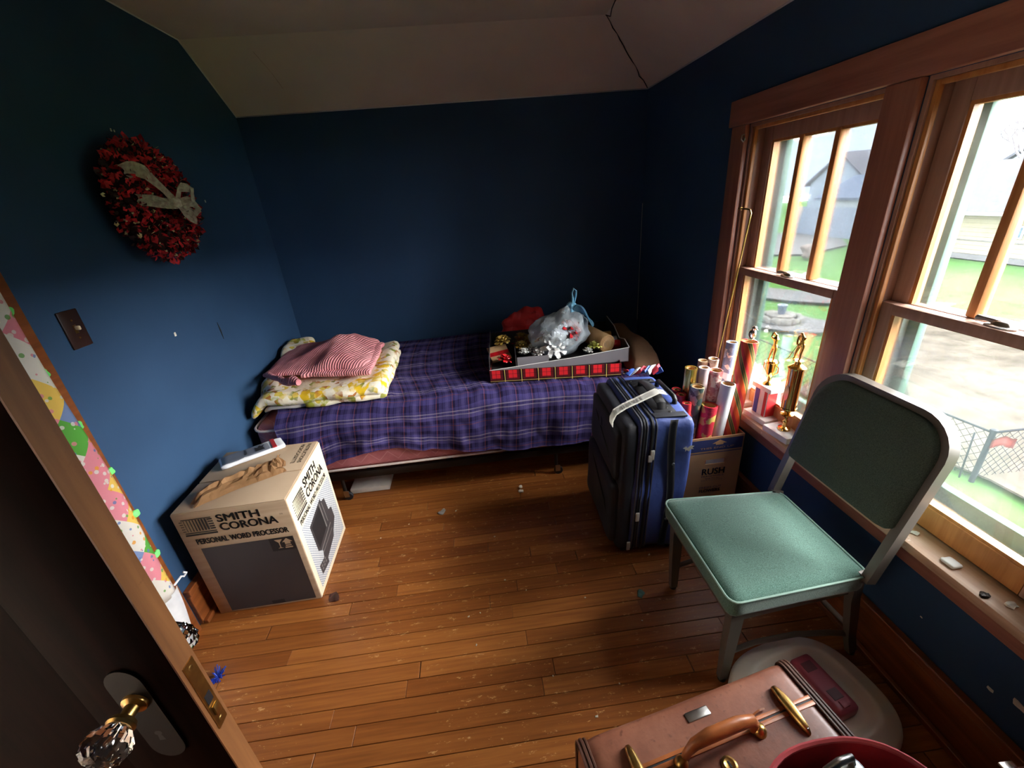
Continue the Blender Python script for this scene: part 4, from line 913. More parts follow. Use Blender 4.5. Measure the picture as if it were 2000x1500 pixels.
# ------------------------------------------------------------------ flower carton with wrapping paper
def build_flowerbox():
    m = MAT
    m['kraftcard'] = M('kraft_carton', (196, 150, 104), .8, var=.05, vs=4)
    m['navyink'] = M('navy_print', (48, 56, 100), .65, var=.05)
    X, Y0, w, d, h = 2.262, -1.618, .318, .30, .50
    f = thing('flower_carton', 'tall open kraft carton printed for fresh cut flowers, holding wrapping paper', 'carton', (X, Y0, 0), (0, 0, 0))
    # front wall with hand hole
    b = bm_new(); hx0, hx1, hz0, hz1 = .135, .235, .345, .372
    for q in ((0, w, 0, hz0), (0, w, hz1, h), (0, hx0, hz0, hz1), (hx1, w, hz0, hz1)): bm_box(b, q[0], q[1], 0, .005, q[2], q[3])
    obj('front_wall', b, 'kraftcard', f)
    for dd in ((0, w, d-.005, d, 0, h), (0, .005, .0055, d-.0055, 0, h), (w-.005, w, .0055, d-.0055, 0, h)): box('side_wall', dd, 'kraftcard', f)
    box('base', (.005, w-.005, .005, d-.005, 0, .005), 'kraftcard', f)
    box('inner_sheet', (.10, .26, .012, .014, .20, .44), 'white', f)
    o, A, B = (0, -.0006, 0), (1, 0, 0), (0, 0, 1)
    decal('navy_band', o, A, B, [R4(.002, w-.006, .425, .489)], 'navyink', f); decal('navy_line', o, A, B, [R4(.002, w-.006, .412, .4165)], 'navyink', f)
    decal('arrow', o, A, B, [[(.195, .484), (.232, .464), (.214, .464), (.214, .456), (.176, .456), (.176, .464), (.158, .464)]], 'kraftcard', f, .0012)
    for s, x, z, ww, hh, bo in (('THIS END UP', .10, .436, .17, .010, .0), ('RUSH', .125, .285, .115, .036, .012), ('PERISHABLE', .125, .270, .115, .009, 0), ('Handle With Care', .145, .257, .075, .008, 0), ('Keep In Cool Dry Place', .125, .246, .11, .007, 0), ('FRESH CUT', .122, .200, .115, .012, 0), ('FLOWERS', .122, .176, .108, .019, .012)):
        text('lettering', s, (x, -.0006, z), A, B, ww, hh, 'kraftcard' if s.startswith('THIS') else 'navyink', f, bo*3, .0012)
    # rolls
    core = M('brown_paper_core', (186, 146, 98), .8)
    def striped(name, stops, per, k):
        t = NT(name); x, y, z = t.xyz(t.coord()); an = t.math('ARCTAN2', y, x)
        t.color(stripes(t, t.math('ADD', t.math('MULTIPLY', an, k), z), per, stops)).rough(.45); return t.m
    def printed(name, cs, sc=26):
        t = NT(name); v = t.voro(t.coord(), sc); n = len(cs)
        c = t.ramp(t.math('FRACT', t.math('ADD', t.xyz(v.outputs['Color'])[0], t.math('MULTIPLY', t.noise(t.coord(), sc*.5, 4), .6))), [(i/n, c) for i, c in enumerate(cs)], True)
        t.color(c).rough(.4); return t.m
    big = striped('orange_stripe_paper', [(0, (226, 84, 40)), (.30, (216, 190, 96)), (.33, (86, 84, 44)), (.46, (150, 112, 50)), (.52, (86, 84, 44)), (.62, (216, 190, 96)), (.65, (206, 44, 52)), (.92, (226, 84, 40))], .135, .085)
    rolls = [
        # name, top (x,y,z), bottom (x,y), radius, material, label
        ((2.5721, -1.5544, 0.945), (2.4993, -1.5643), 0.037, big, 'tallest thick roll of orange and red diagonal striped wrapping paper'),
        ((2.4865, -1.5747, 0.755), (2.4291, -1.5489), 0.032, M('plain_white_paper', (226, 226, 228), .55, var=.03), 'plain white wrapping paper roll beside the striped roll'),
        ((2.5645, -1.4400, 0.905), (2.5285, -1.4300), 0.026, printed('blue_plaid_paper', [(206, 214, 226), (150, 164, 190), (226, 222, 214), (118, 132, 160)], 30), 'thin pale blue patterned wrapping paper roll behind the striped roll'),
        ((2.3399, -1.4997, 0.822), (2.3414, -1.4692), 0.028, M('gold_foil_paper', (206, 172, 84), .22, .8, var=.1), 'shiny gold foil wrapping paper roll above the suitcase'),
        ((2.4174, -1.4599, 0.835), (2.3875, -1.4470), 0.022, M('tan_paper_roll', (206, 172, 140), .6), 'tan wrapping paper roll at the back of the carton'),
        ((2.4649, -1.4684, 0.842), (2.4361, -1.4288), 0.024, printed('brown_print_paper', [(150, 96, 90), (214, 190, 170), (126, 80, 84), (230, 210, 196)], 40), 'brown and cream printed wrapping paper roll at the back'),
        ((2.3967, -1.5124, 0.822), (2.3742, -1.5151), 0.024, M('pale_pink_paper', (232, 206, 206), .5), 'pale pink wrapping paper roll behind the gold roll'),
        ((2.4530, -1.5212, 0.805), (2.4265, -1.4834), 0.030, printed('pink_print_paper', [(226, 158, 152), (240, 196, 186), (214, 130, 130), (244, 214, 200)], 60), 'salmon pink printed wrapping paper roll with torn shoulder'),
        ((2.3477, -1.5574, 0.752), (2.3062, -1.5388), 0.031, printed('winter_scene_paper', [(70, 92, 80), (150, 128, 100), (44, 62, 58), (176, 164, 132), (96, 74, 58)], 34), 'dark green winter scene wrapping paper roll by the suitcase'),
        ((2.4083, -1.5760, 0.655), (2.3642, -1.5760), 0.036, printed('red_floral_paper', [(198, 52, 66), (176, 36, 54), (206, 60, 70), (204, 176, 90), (198, 50, 64)], 30), 'short wide red and gold floral wrapping paper roll at the front'),
        ((2.2901, -1.4741, 0.705), (2.2900, -1.4372), 0.022, M('red_paper_a', (188, 38, 44), .45), 'red wrapping paper roll furthest from the front'),
        ((2.2910, -1.5226, 0.700), (2.2910, -1.4837), 0.023, M('red_paper_b', (196, 40, 46), .45), 'red wrapping paper roll in the middle of the three red ones'),
        ((2.2890, -1.5845, 0.685), (2.2890, -1.5911), 0.021, M('red_paper_c', (200, 44, 48), .45), 'red wrapping paper roll nearest the suitcase corner')]
    for (tx, ty, tz), (bx, by), r, mt, lab in rolls:
        A_, B_ = Vector((bx, by, .012)), Vector((tx, ty, tz)); L = (B_-A_).length
        t = thing('wrapping_paper_roll', lab, 'wrapping paper', A_, (B_-A_).to_track_quat('Z', 'X').to_euler(), 'wrapping paper rolls in the flower carton')
        lathe('paper', [(r-.006, .01), (r, .01), (r, L), (r-.006, L), (r-.006, .01)], mt, t, 26)
        b = bm_lathe(bm_new(), [(r-.0115, .01), (r-.0068, .01), (r-.0068, L-.004), (r-.0115, L-.004), (r-.0115, .01)], 22); autosmooth(obj('core', b, core, t))
        if r == .032: grid('loose_flap', 6, 1, lambda u, v: (-.006+.030*u, -r-.001-.002*u, .3+(L-.32)*v), mt, t, thick=.0006)
build_flowerbox()

# ------------------------------------------------------------------ trophies, rod and bits on the sill
ZT = .5665
def golfer(parent, z0, pose):
    """small gilt golfer; pose 'up' has the club over the shoulder, 'down' has it at the ball"""
    k = .125
    if pose == 'up':
        V = [(0, 0, .52), (0, 0, .66), (.01, .02, .82), (.01, .02, .90), (.015, .02, .98),      # hip, waist, chest, neck, head
             (-.04, .09, .80), (-.06, .15, .86), (-.02, .13, 1.02),                               # left shoulder, elbow, hand
             (.02, -.05, .82), (.0, .05, .95), (-.02, .12, 1.03),                                 # right shoulder, elbow, hand
             (.0, .06, .48), (-.02, .10, .26), (-.01, .15, .02), (-.06, .17, .0),
             (.0, -.06, .48), (-.02, -.05, .26), (0, -.04, .02), (-.06, -.04, .0)]
        club = [(-.02, .125, 1.02), (-.01, -.15, 1.12), (0, -.42, 1.20), (-.02, -.46, 1.19)]
    else:
        V = [(0, 0, .52), (-.01, 0, .66), (-.04, 0, .80), (-.06, .01, .88), (-.08, .015, .95),
             (-.05, .10, .79), (-.10, .10, .64), (-.13, .04, .52),
             (-.05, -.09, .79), (-.10, -.06, .64), (-.13, .02, .50),
             (.0, .07, .48), (-.03, .13, .26), (0, .18, .02), (-.06, .19, .0),
             (.0, -.06, .48), (-.03, -.05, .26), (0, -.03, .02), (-.06, -.03, .0)]
        club = [(-.13, .03, .52), (-.18, .14, .24), (-.20, .22, .02), (-.24, .24, .01)]
    E = [(0,1),(1,2),(2,3),(3,4),(2,5),(5,6),(6,7),(2,8),(8,9),(9,10),(0,11),(11,12),(12,13),(13,14),(0,15),(15,16),(16,17),(17,18)]
    r = [.075,.065,.085,.035,.062,.045,.032,.03,.045,.032,.03,.06,.045,.03,.025,.06,.045,.03,.025]
    o = skin('golfer_figure', [Vector(v)*k for v in V], E, [q*k for q in r], 'gold', parent); o.location = (0, 0, z0)
    c = tube('golf_club', [Vector(p)*k for p in club], .0013, 'gold', parent, 5); c.location = (0, 0, z0)
def build_sill():
    m = MAT
    m['marble'] = M('white_marble', (226, 222, 214), .3, var=.06, vs=14)
    # tricolour trophy with a cup
    T = thing('golf_trophy', 'golf trophy with striped red white and blue pedestal and gold cup', 'trophy', (2.662, -1.60, ZT), (0, 0, rad(6)))
    box('marble_base', (-.05, .035, -.075, .065, 0, .026), 'marble', T, bev=.003)
    px, py, pz = .026, .04, .155
    box('pedestal', (-px, px, -py, py, .0262, pz), 'marble', T)
    for y0, y1, mt in ((py-.03, py-.006, M('blue_enamel', (50, 70, 160), .35)), (-py+.004, -py+.020, M('red_enamel', (196, 44, 48), .35))): box('stripe', (-px-.0012, px+.0012, y0, y1, .028, pz-.002), mt, T)
    box('red_side', (-px+.002, px-.002, -py-.0012, -py, .028, pz-.002), M('red_enamel_side', (196, 44, 48), .35), T)
    box('marble_top', (-.036, .036, -.062, .052, pz, pz+.022), 'marble', T, bev=.003)
    z = pz+.022
    lathe('cup', [(0, 0), (.022, 0), (.02, .006), (.008, .016), (.006, .034), (.012, .042), (.022, .07), (.026, .105), (.028, .108), (.022, .104), (.016, .07), (0, .05)], 'gold', T, 20, (0, 0, z))
    for s in (-1, 1): tube('cup_handle', [(0, s*.024, z+.098), (0, s*.04, z+.095), (0, s*.042, z+.072), (0, s*.026, z+.056), (0, s*.016, z+.05)], .0024, 'gold', T, 6)
    lathe('figure_plinth', [(0, .0), (.024, 0), (.02, .008), (0, .008)], 'gold', T, 16, (0, 0, z+.108))
    golfer(T, z+.116, 'up')
    # column trophy
    T = thing('golf_trophy', 'tall golf trophy with shiny gold column on white marble base', 'trophy', (2.655, -1.756, ZT), (0, 0, rad(6)), None)
    box('marble_base', (-.052, .036, -.075, .062, 0, .028), 'marble', T, bev=.003)
    lathe('stem', [(0, .028), (.026, .028), (.024, .036), (.010, .042), (.008, .06), (.012, .068), (.007, .076), (.009, .09), (.024, .098), (.026, .104), (.012, .11), (.014, .122), (.032, .13), (.032, .136), (0, .136)], 'gold', T, 20)
    lathe('column', [(0, .136), (.029, .137), (.029, .315), (0, .316)], M('mirror_gold_column', (196, 150, 96), .12, 1, var=.05), T, 28)
    lathe('column_cap', [(0, .316), (.033, .316), (.034, .322), (.024, .33), (.013, .336), (.011, .345), (.02, .352), (0, .353)], 'gold', T, 20)
    decal('etched_oval', (-.0296, -.003, .21), (0, -1, 0), (0, 0, 1), [[(.012*cos(a*pi/8), .035*sin(a*pi/8)) for a in range(16)]], 'silver', T, .0004)
    golfer(T, .353, 'down')
    # third trophy, mostly behind the striped paper
    T = thing('small_trophy', 'white marble trophy with silver bird top behind the striped paper roll', 'trophy', (2.672, -1.425, ZT), (0, 0, rad(4)))
    box('marble_base', (-.045, .03, -.06, .06, 0, .024), 'marble', T, bev=.003); box('pedestal', (-.02, .02, -.03, .03, .0242, .2), 'marble', T, bev=.002)
    lathe('column', [(0, .2), (.022, .2), (.018, .215), (.018, .315), (.022, .33), (0, .335)], 'silver', T, 18)
    b = bm_new(); bm_sph(b, (0, 0, .362), .02, sc=(.8, 1, 1.3)); bm_sph(b, (0, -.008, .392), .012); bm_tube(b, [(0, -.016, .393), (0, -.03, .39)], [.004, .001], 6); obj('bird_figure', b, 'silver', T, True)
    # bent brass rod leaning on the casing
    r = thing('curtain_rod', 'thin bent brass curtain rod leaning against the left window casing', 'rod', (0, 0, 0))
    tube('rod', [(2.618, -1.222, ZT+.004), (2.622, -1.262, .85), (2.624, -1.305, 1.16), (2.625, -1.344, 1.44), (2.625, -1.348, 1.47), (2.625, -1.338, 1.484), (2.625, -1.32, 1.487), (2.625, -1.268, 1.488)], .0038, 'brass', r, 8)
    lathe('rod_end', [(0, 0), (.006, 0), (.006, .02), (0, .022)], 'brass', r, 10, (0, 0, 0)).matrix_local = Matrix.Translation((2.625, -1.275, 1.488)) @ Matrix.Rotation(rad(-90), 4, 'X')
    h = thing('rod_bracket', 'small metal rod bracket at the top of the left window casing', 'bracket', (2.632, -1.213, 1.775))
    tube('hook', [(0, 0, .015), (-.012, 0, .012), (-.014, 0, -.004), (-.004, 0, -.014), (.004, 0, -.004)], .003, 'steel', h, 6); lathe('screw_plate', [(0, 0), (.008, 0), (.008, .003), (0, .003)], 'steel', h, 10).rotation_euler = (0, rad(-90), 0)
    # crumbs on the sill
    rr = random.Random(5)
    for i, (x, y) in enumerate(((2.635, -2.47), (2.625, -2.30), (2.64, -2.17), (2.63, -2.12), (2.645, -2.36), (2.62, -2.58), (2.65, -2.62))):
        o = obj('paint_flake', bm_soft(bm_new(), -.012, .012, -.008, .008, 0, .004, .002, cuts=3, amp=.008, ns=60, seed=i), 'iron' if i % 2 else 'chip'); o.location = (x, y, ZT+.0005); o.rotation_euler = (0, 0, rr.uniform(0, 3)); tag(o, 'small flake of debris on the window sill behind the chair', 'debris', 'flakes on the window sill')
    o = soft('square_cap', (2.618, 2.652, -2.50, -2.462, ZT, ZT+.012), .006, 'white', None, cuts=5); tag(o, 'small square white plastic cap on the window sill', 'cap')  # square white cap left lying on the sill
build_sill()

# ------------------------------------------------------------------ steel side chair
def build_chair():
    m = MAT
    t = NT('green_tweed'); co = t.coord(); w = t.noise(t.mapping(co, (1, 1.0, 1)), 420, 2)
    t.color(t.ramp(w, [(.35, (70, 104, 92)), (.65, (104, 142, 128))])).rough(.9).spec(.2)
    t.b.inputs['Sheen Weight'].default_value = .35; t.bump(w, .4, .002); m['tweed'] = t.m
    t = NT('shaded_green_tweed'); co = t.coord(); w = t.noise(co, 420, 2); t.color(t.ramp(w, [(.35, (64, 78, 70)), (.65, (88, 104, 94))])).rough(.9).spec(.2).bump(w, .4, .002); m['tweed_shaded'] = t.m  # seat tweed darkened for the backrest; its backlit shade is painted in
    m['chairsteel'] = M('grey_enamel_steel', (104, 98, 90), .38, .3, var=.06)
    m['welt'] = M('pale_green_welt', (150, 184, 170), .7)
    c = thing('steel_side_chair', 'grey steel side chair with green tweed seat and rounded backrest', 'chair', (0, 0, 0))
    yn, yf = -2.405, -1.965
    def seatw(p):
        k = (p.x-2.03)/.47; cy = -2.19; s = 1.0-.13*k
        bul = .010*(1-((p.x-2.27)/.24)**2)*(1-((p.y-cy)/.24)**2) if p.z > .44 else 0
        return Vector((p.x, cy+(p.y-cy)*s, p.z+max(0, bul)-.012*max(0, (k-.5))))
    soft('seat_cushion', (2.03, 2.50, -2.43, -1.955, .384, .472), .026, 'tweed', c, cuts=18, fn=seatw)
    loop = []
    for cx, cy, a0 in ((2.47, -1.99, 0), (2.06, -1.99, 90), (2.06, -2.395, 180), (2.47, -2.395, 270)):
        for k in range(5): a = rad(a0+22.5*k); loop.append(tuple(seatw(Vector((cx+.032*cos(a), cy+.036*sin(a), .461)))))
    tube('seat_welt', loop, .0035, 'welt', c, 6, closed=True)
    fr = bm_new(); 
    bm_poly(fr, [(2.05, -2.415, .358), (2.49, -2.38, .358), (2.49, -2.0, .358), (2.05, -1.97, .358)], .03); obj('seat_pan', fr, 'chairsteel', c)
    for yt, yb in ((-1.995, -1.99), (-2.395, -2.375)):
        l = tube('front_leg', [(2.075, yt, .40), (2.082, yt*.5+yb*.5, .2), (2.09, yb, .012)], [.024, .021, .016], 'chairsteel', c, 4, flat=(1, 1.25))
        lathe('foot_glide', [(0, 0), (.014, 0), (.014, .012), (0, .012)], 'black', l, 10, (2.09, yb, .0005))
    for y0, yb, yt in ((-2.0, -1.985, yf), (-2.38, -2.355, yn)):
        l = tube('rear_leg', [(2.592, yb, .012), (2.555, yb*.7+y0*.3, .11), (2.51, y0, .24), (2.488, y0, .34), (2.484, y0, .41), (2.49, (y0+yt)/2, .46)], [.017, .018, .02, .021, .021, .02], 'chairsteel', c, 4, flat=(.8, 1.35))
        lathe('foot_glide', [(0, 0), (.014, 0), (.014, .012), (0, .012)], 'black', l, 10, (2.592, yb, .0005))
    def bx(z): return 2.488+(z-.44)*.235
    pts = [(bx(z), yn, z) for z in (.44, .55, .68, .80, .87)]
    for k in range(1, 8): a = rad(180+(-1)*k*90/7); z = .87+.10*sin(rad(k*90/7)); pts.append((bx(z), yn+.10*(1-cos(rad(k*90/7))), z))
    back = [(x, yn+yf-y, z) for x, y, z in reversed(pts)]
    tube('back_frame', pts+back, .018, 'chairsteel', c, 4, up=(1, 0, 0), flat=(1, 1.3))
    # upholstered backrest with rounded top corners
    def outline(ins, n=8):
        o = []; y0, y1, z0, z1, r = yn+ins, yf-ins, .630+ins*.3, .968-ins, .10
        for cy, cz, a0, rr in ((y1-r, z1-r, 0, r), (y0+r, z1-r, 90, r), (y0+.02, z0+.02, 180, .02), (y1-.02, z0+.02, 270, .02)):
            for k in range(n+1): a = rad(a0+90*k/n); o.append((cy+rr*cos(a), cz+rr*sin(a)))
        return o
    b = bm_new(); rings = []
    for ins, dx in ((.012, .010), (.004, -.006), (.008, -.030), (.022, -.042), (.06, -.046)):
        rings.append([b.verts.new((bx(z)+dx, y, z)) for y, z in outline(ins)])
    for A, B in zip(rings, rings[1:]):
        for i in range(len(A)): b.faces.new((A[i], A[(i+1) % len(A)], B[(i+1) % len(A)], B[i]))
    b.faces.new(rings[0]); b.faces.new(rings[-1]); autosmooth(obj('back_cushion', b, 'tweed_shaded', c), 50)
    b = bm_new(); rings = []
    for ins, dx in ((.016, .011), (.018, .02), (.03, .027), (.07, .030)): rings.append([b.verts.new((bx(z)+dx, y, z)) for y, z in outline(ins)])
    for A, B in zip(rings, rings[1:]):
        for i in range(len(A)): b.faces.new((A[i], A[(i+1) % len(A)], B[(i+1) % len(A)], B[i]))
    b.faces.new(rings[0]); b.faces.new(rings[-1]); autosmooth(obj('back_panel', b, 'tweed_shaded', c), 50)
    for y0, bow in ((-1.998, .012), (-2.372, .012)):
        tube('stretcher', [(2.085, y0, .135), (2.2, y0+bow, .15), (2.35, y0+bow*1.4, .152), (2.47, y0+bow, .14), (2.545, y0+.008, .125)], .012, 'chairsteel', c, 6, flat=(.6, 1.2))
    tube('stretcher', [(2.53, -2.36, .17), (2.51, -2.19, .178), (2.53, -2.0, .17)], .011, 'chairsteel', c, 6, flat=(.6, 1.2))
build_chair()

# ------------------------------------------------------------------ things in the near right corner
def build_corner():
    m = MAT
    m['lidplastic'] = M('beige_plastic', (222, 217, 203), .5, var=.05)
    L = thing('storage_lid', 'large beige plastic lid with maroon handle on the floor beside the chair', 'lid', (2.308, -2.508, .0), (0, 0, rad(11)))
    def sup(a, sx, sy, e=3.2):
        c_, s_ = cos(a), sin(a); return (sx*abs(c_)**(2/e)*(1 if c_ >= 0 else -1), sy*abs(s_)**(2/e)*(1 if s_ >= 0 else -1))
    b = bm_new(); rings = []; n = 64
    for k, z in ((.94, .002), (1, .008), (1, .05), (.985, .062), (.95, .066), (.74, .088), (.70, .09), (.66, .086), (.60, .066), (.55, .063), (.3, .063), (.02, .063)):
        rings.append([b.verts.new((*[q*k for q in sup(2*pi*i/n, .232, .196, 2.7 if k > .8 else 3.4)], z)) for i in range(n)])
    for A, B in zip(rings, rings[1:]):
        for i in range(n): b.faces.new((A[i], A[(i+1) % n], B[(i+1) % n], B[i]))
    b.faces.new(rings[-1]); b.faces.new(rings[0]); autosmooth(obj('lid_shell', b, 'lidplastic', L), 60)
    mar = M('maroon_plastic', (160, 70, 84), .45, var=.05)
    h = soft('handle', (.006, .088, -.082, .100, .0635, .112), .014, mar, L, cuts=10); 
    box('latch_slot', (.028, .064, -.045, -.015, .1115, .1135), M('dark_slot', (90, 34, 46), .5), h); box('thumb_grip', (.026, .066, .045, .075, .111, .1135), M('dark_slot2', (100, 40, 50), .5), h); box('latch', (.034, .058, -.07, -.05, .1115, .116), mar, h, bev=.001)
    # upright brown leather suitcase
    t = NT('worn_brown_leather'); co = t.coord(); n1 = t.noise(co, 5, 6, .7); n2 = t.noise(co, 60, 4)
    c = t.ramp(n1, [(.3, (98, 56, 40)), (.5, (128, 78, 58)), (.75, (154, 102, 78))]); t.color(t.mix(t.ramp(n2, [(.62, (0,0,0)), (.75, (255,255,255))]), c, (96, 52, 38))).rough(.42).bump(n2, .2, .003); m['leather'] = t.m
    m['darkleather'] = M('dark_brown_binding', (78, 48, 36), .45); m['tanleather'] = M('tan_handle_leather', (168, 98, 52), .4, var=.15, vs=20)
    def case(name, lab, loc, rz, lx, ly, h, fittings=True):
        S = thing(name, lab, 'suitcase', loc, (0, 0, rz))
        soft('body', (0, lx, -ly, 0, .004, h), .022, 'leather', S, cuts=12, amp=.003, ns=6)
        for x0 in (.012, lx-.012):
            for dx, r in ((-.009, .0035), (0, .005), (.009, .0035)):
                out = []; r0 = .022; y0, y1, z0, z1 = -ly-.001, .001, .004, h+.001
                for cy, cz, a0 in ((y1-r0, z1-r0, 0), (y0+r0, z1-r0, 90), (y0+r0, z0+r0, 180), (y1-r0, z0+r0, 270)):
                    for k in range(5): a = rad(a0+22.5*k); out.append((x0+dx, cy+r0*cos(a), cz+r0*sin(a)))
                tube('binding', out, r, 'darkleather', S, 6, closed=True)
        ys = -ly*.47
        box('seam_edge', (.02, lx-.02, ys-.012, ys-.002, h-.004, h+.003), 'tanleather', S, bev=.001); box('seam_edge', (.02, lx-.02, ys+.002, ys+.010, h-.004, h+.003), 'tanleather', S, bev=.001)
        box('seam_gap', (.02, lx-.02, ys-.002, ys+.002, h-.004, h+.001), 'black', S)
        if not fittings: return S
        for x in (.105, lx-.092):
            cl = soft('clasp', (x-.013, x+.013, ys-.058, ys+.05, h+.002, h+.022), .010, 'brass', S, cuts=8, fn=lambda p, x=x: Vector((x+(p.x-x)*(1-.6*((p.y-ys)/.058)**2), p.y, p.z-.008*((p.y-ys)/.055)**2)))
            lathe('clasp_rivet', [(0, 0), (.004, 0), (.003, .003), (0, .003)], 'silver', cl, 8, (x, ys-.047, h+.012))
        hx0, hx1, hy = .218, .392, ys-.012
        hd = tube('handle', [(hx0-.004, hy, h+.006), (hx0-.002, hy, h+.03), (hx0+.014, hy, h+.054), (hx0+.05, hy, h+.064), (hx1-.05, hy, h+.064), (hx1-.014, hy, h+.054), (hx1+.002, hy, h+.03), (hx1+.004, hy, h+.006)], [.009, .010, .014, .017, .017, .014, .010, .009], 'tanleather', S, 10, flat=(.8, 1.15))
        for x in (hx0-.016, hx1+.016): lathe('handle_post', [(0, .020), (.008, .018), (.014, .012), (.016, .003), (.016, 0), (0, 0)], 'brass', S, 14, (x, hy-.004, h+.001))
        lk = lathe('lock_plate', [(0, 0), (.017, 0), (.017, .003), (.012, .006), (.010, .005), (0, .005)], 'brass', S, 18, (.30, ys-.048, h)); lk.scale = (1, 1, 1)
        box('key_slot', (.298, .302, ys-.054, ys-.042, h+.0052, h+.0062), 'black', S)
        box('name_plate', (.268, .33, ys+.046, ys+.066, h, h+.004), 'steel', S, bev=.003)
        grid('torn_strip', 6, 1, lambda u, v: (.405+.05*u, ys+.008+.006*u+.004*v, h+.004+.012*sin(u*3)), 'tanleather', S, thick=.001)
        return S
    case('leather_suitcase', 'upright worn brown leather suitcase with brass clasps and tan handle', (1.49, -2.692, 0), rad(9.9), .60, .212, .45)
    k = case('leather_suitcase', 'second brown leather suitcase at the bottom right corner of the view', (2.285, -2.835, 0), rad(-1.5), .26, .36, .39, False)
    box('metal_band', (.125, .155, -.362, .002, .388, .394), 'silver', k, bev=.001)
    # red cloth bag with a metal tin in it
    R = thing('red_cloth_bag', 'open red cloth bag in front of the brown leather suitcase', 'bag', (1.925, -3.0, 0))
    rd = M('red_felt', (178, 26, 36), .85, var=.1, vs=20, bump=.2, bs=90)
    def rg(s, z, e=2.4): return [(*sup(2*pi*i/48, .165*s, .160*s, e), z+.012*sin(2*pi*i/48*2+.6)*(z > .3)) for i in range(48)]
    b = bm_new(); rs = [[b.verts.new(p) for p in rg(s, z)] for s, z in ((.80, .002), (.9, .03), (.93, .25), (.97, .45), (1.0, .628), (.975, .631), (.94, .45), (.9, .25), (.87, .05))]
    for A, B in zip(rs, rs[1:]):
        for i in range(48): b.faces.new((A[i], A[(i+1) % 48], B[(i+1) % 48], B[i]))
    b.faces.new(rs[0]); b.faces.new(rs[-1]); autosmooth(obj('bag_shell', b, rd, R), 60)
    tube('bag_hem', rg(.99, .63), .005, M('pale_red_hem', (206, 84, 88), .8), R, 6, closed=True)
    tn = thing('metal_tin', 'grey metal tin with raised tab inside the red cloth bag', 'tin', (1.905, -2.925, .056), (0, 0, rad(12)))
    soft('tin_body', (-.05, .05, -.08, .03, 0, .625), .012, M('pale_grey_metal', (196, 200, 200), .35, .6), tn, cuts=8); tube('tab', [(-.032, .02, .625), (-.028, .022, .64), (.0, .023, .645), (.028, .022, .64), (.032, .02, .625)], .006, 'steel', tn, 8)
build_corner()

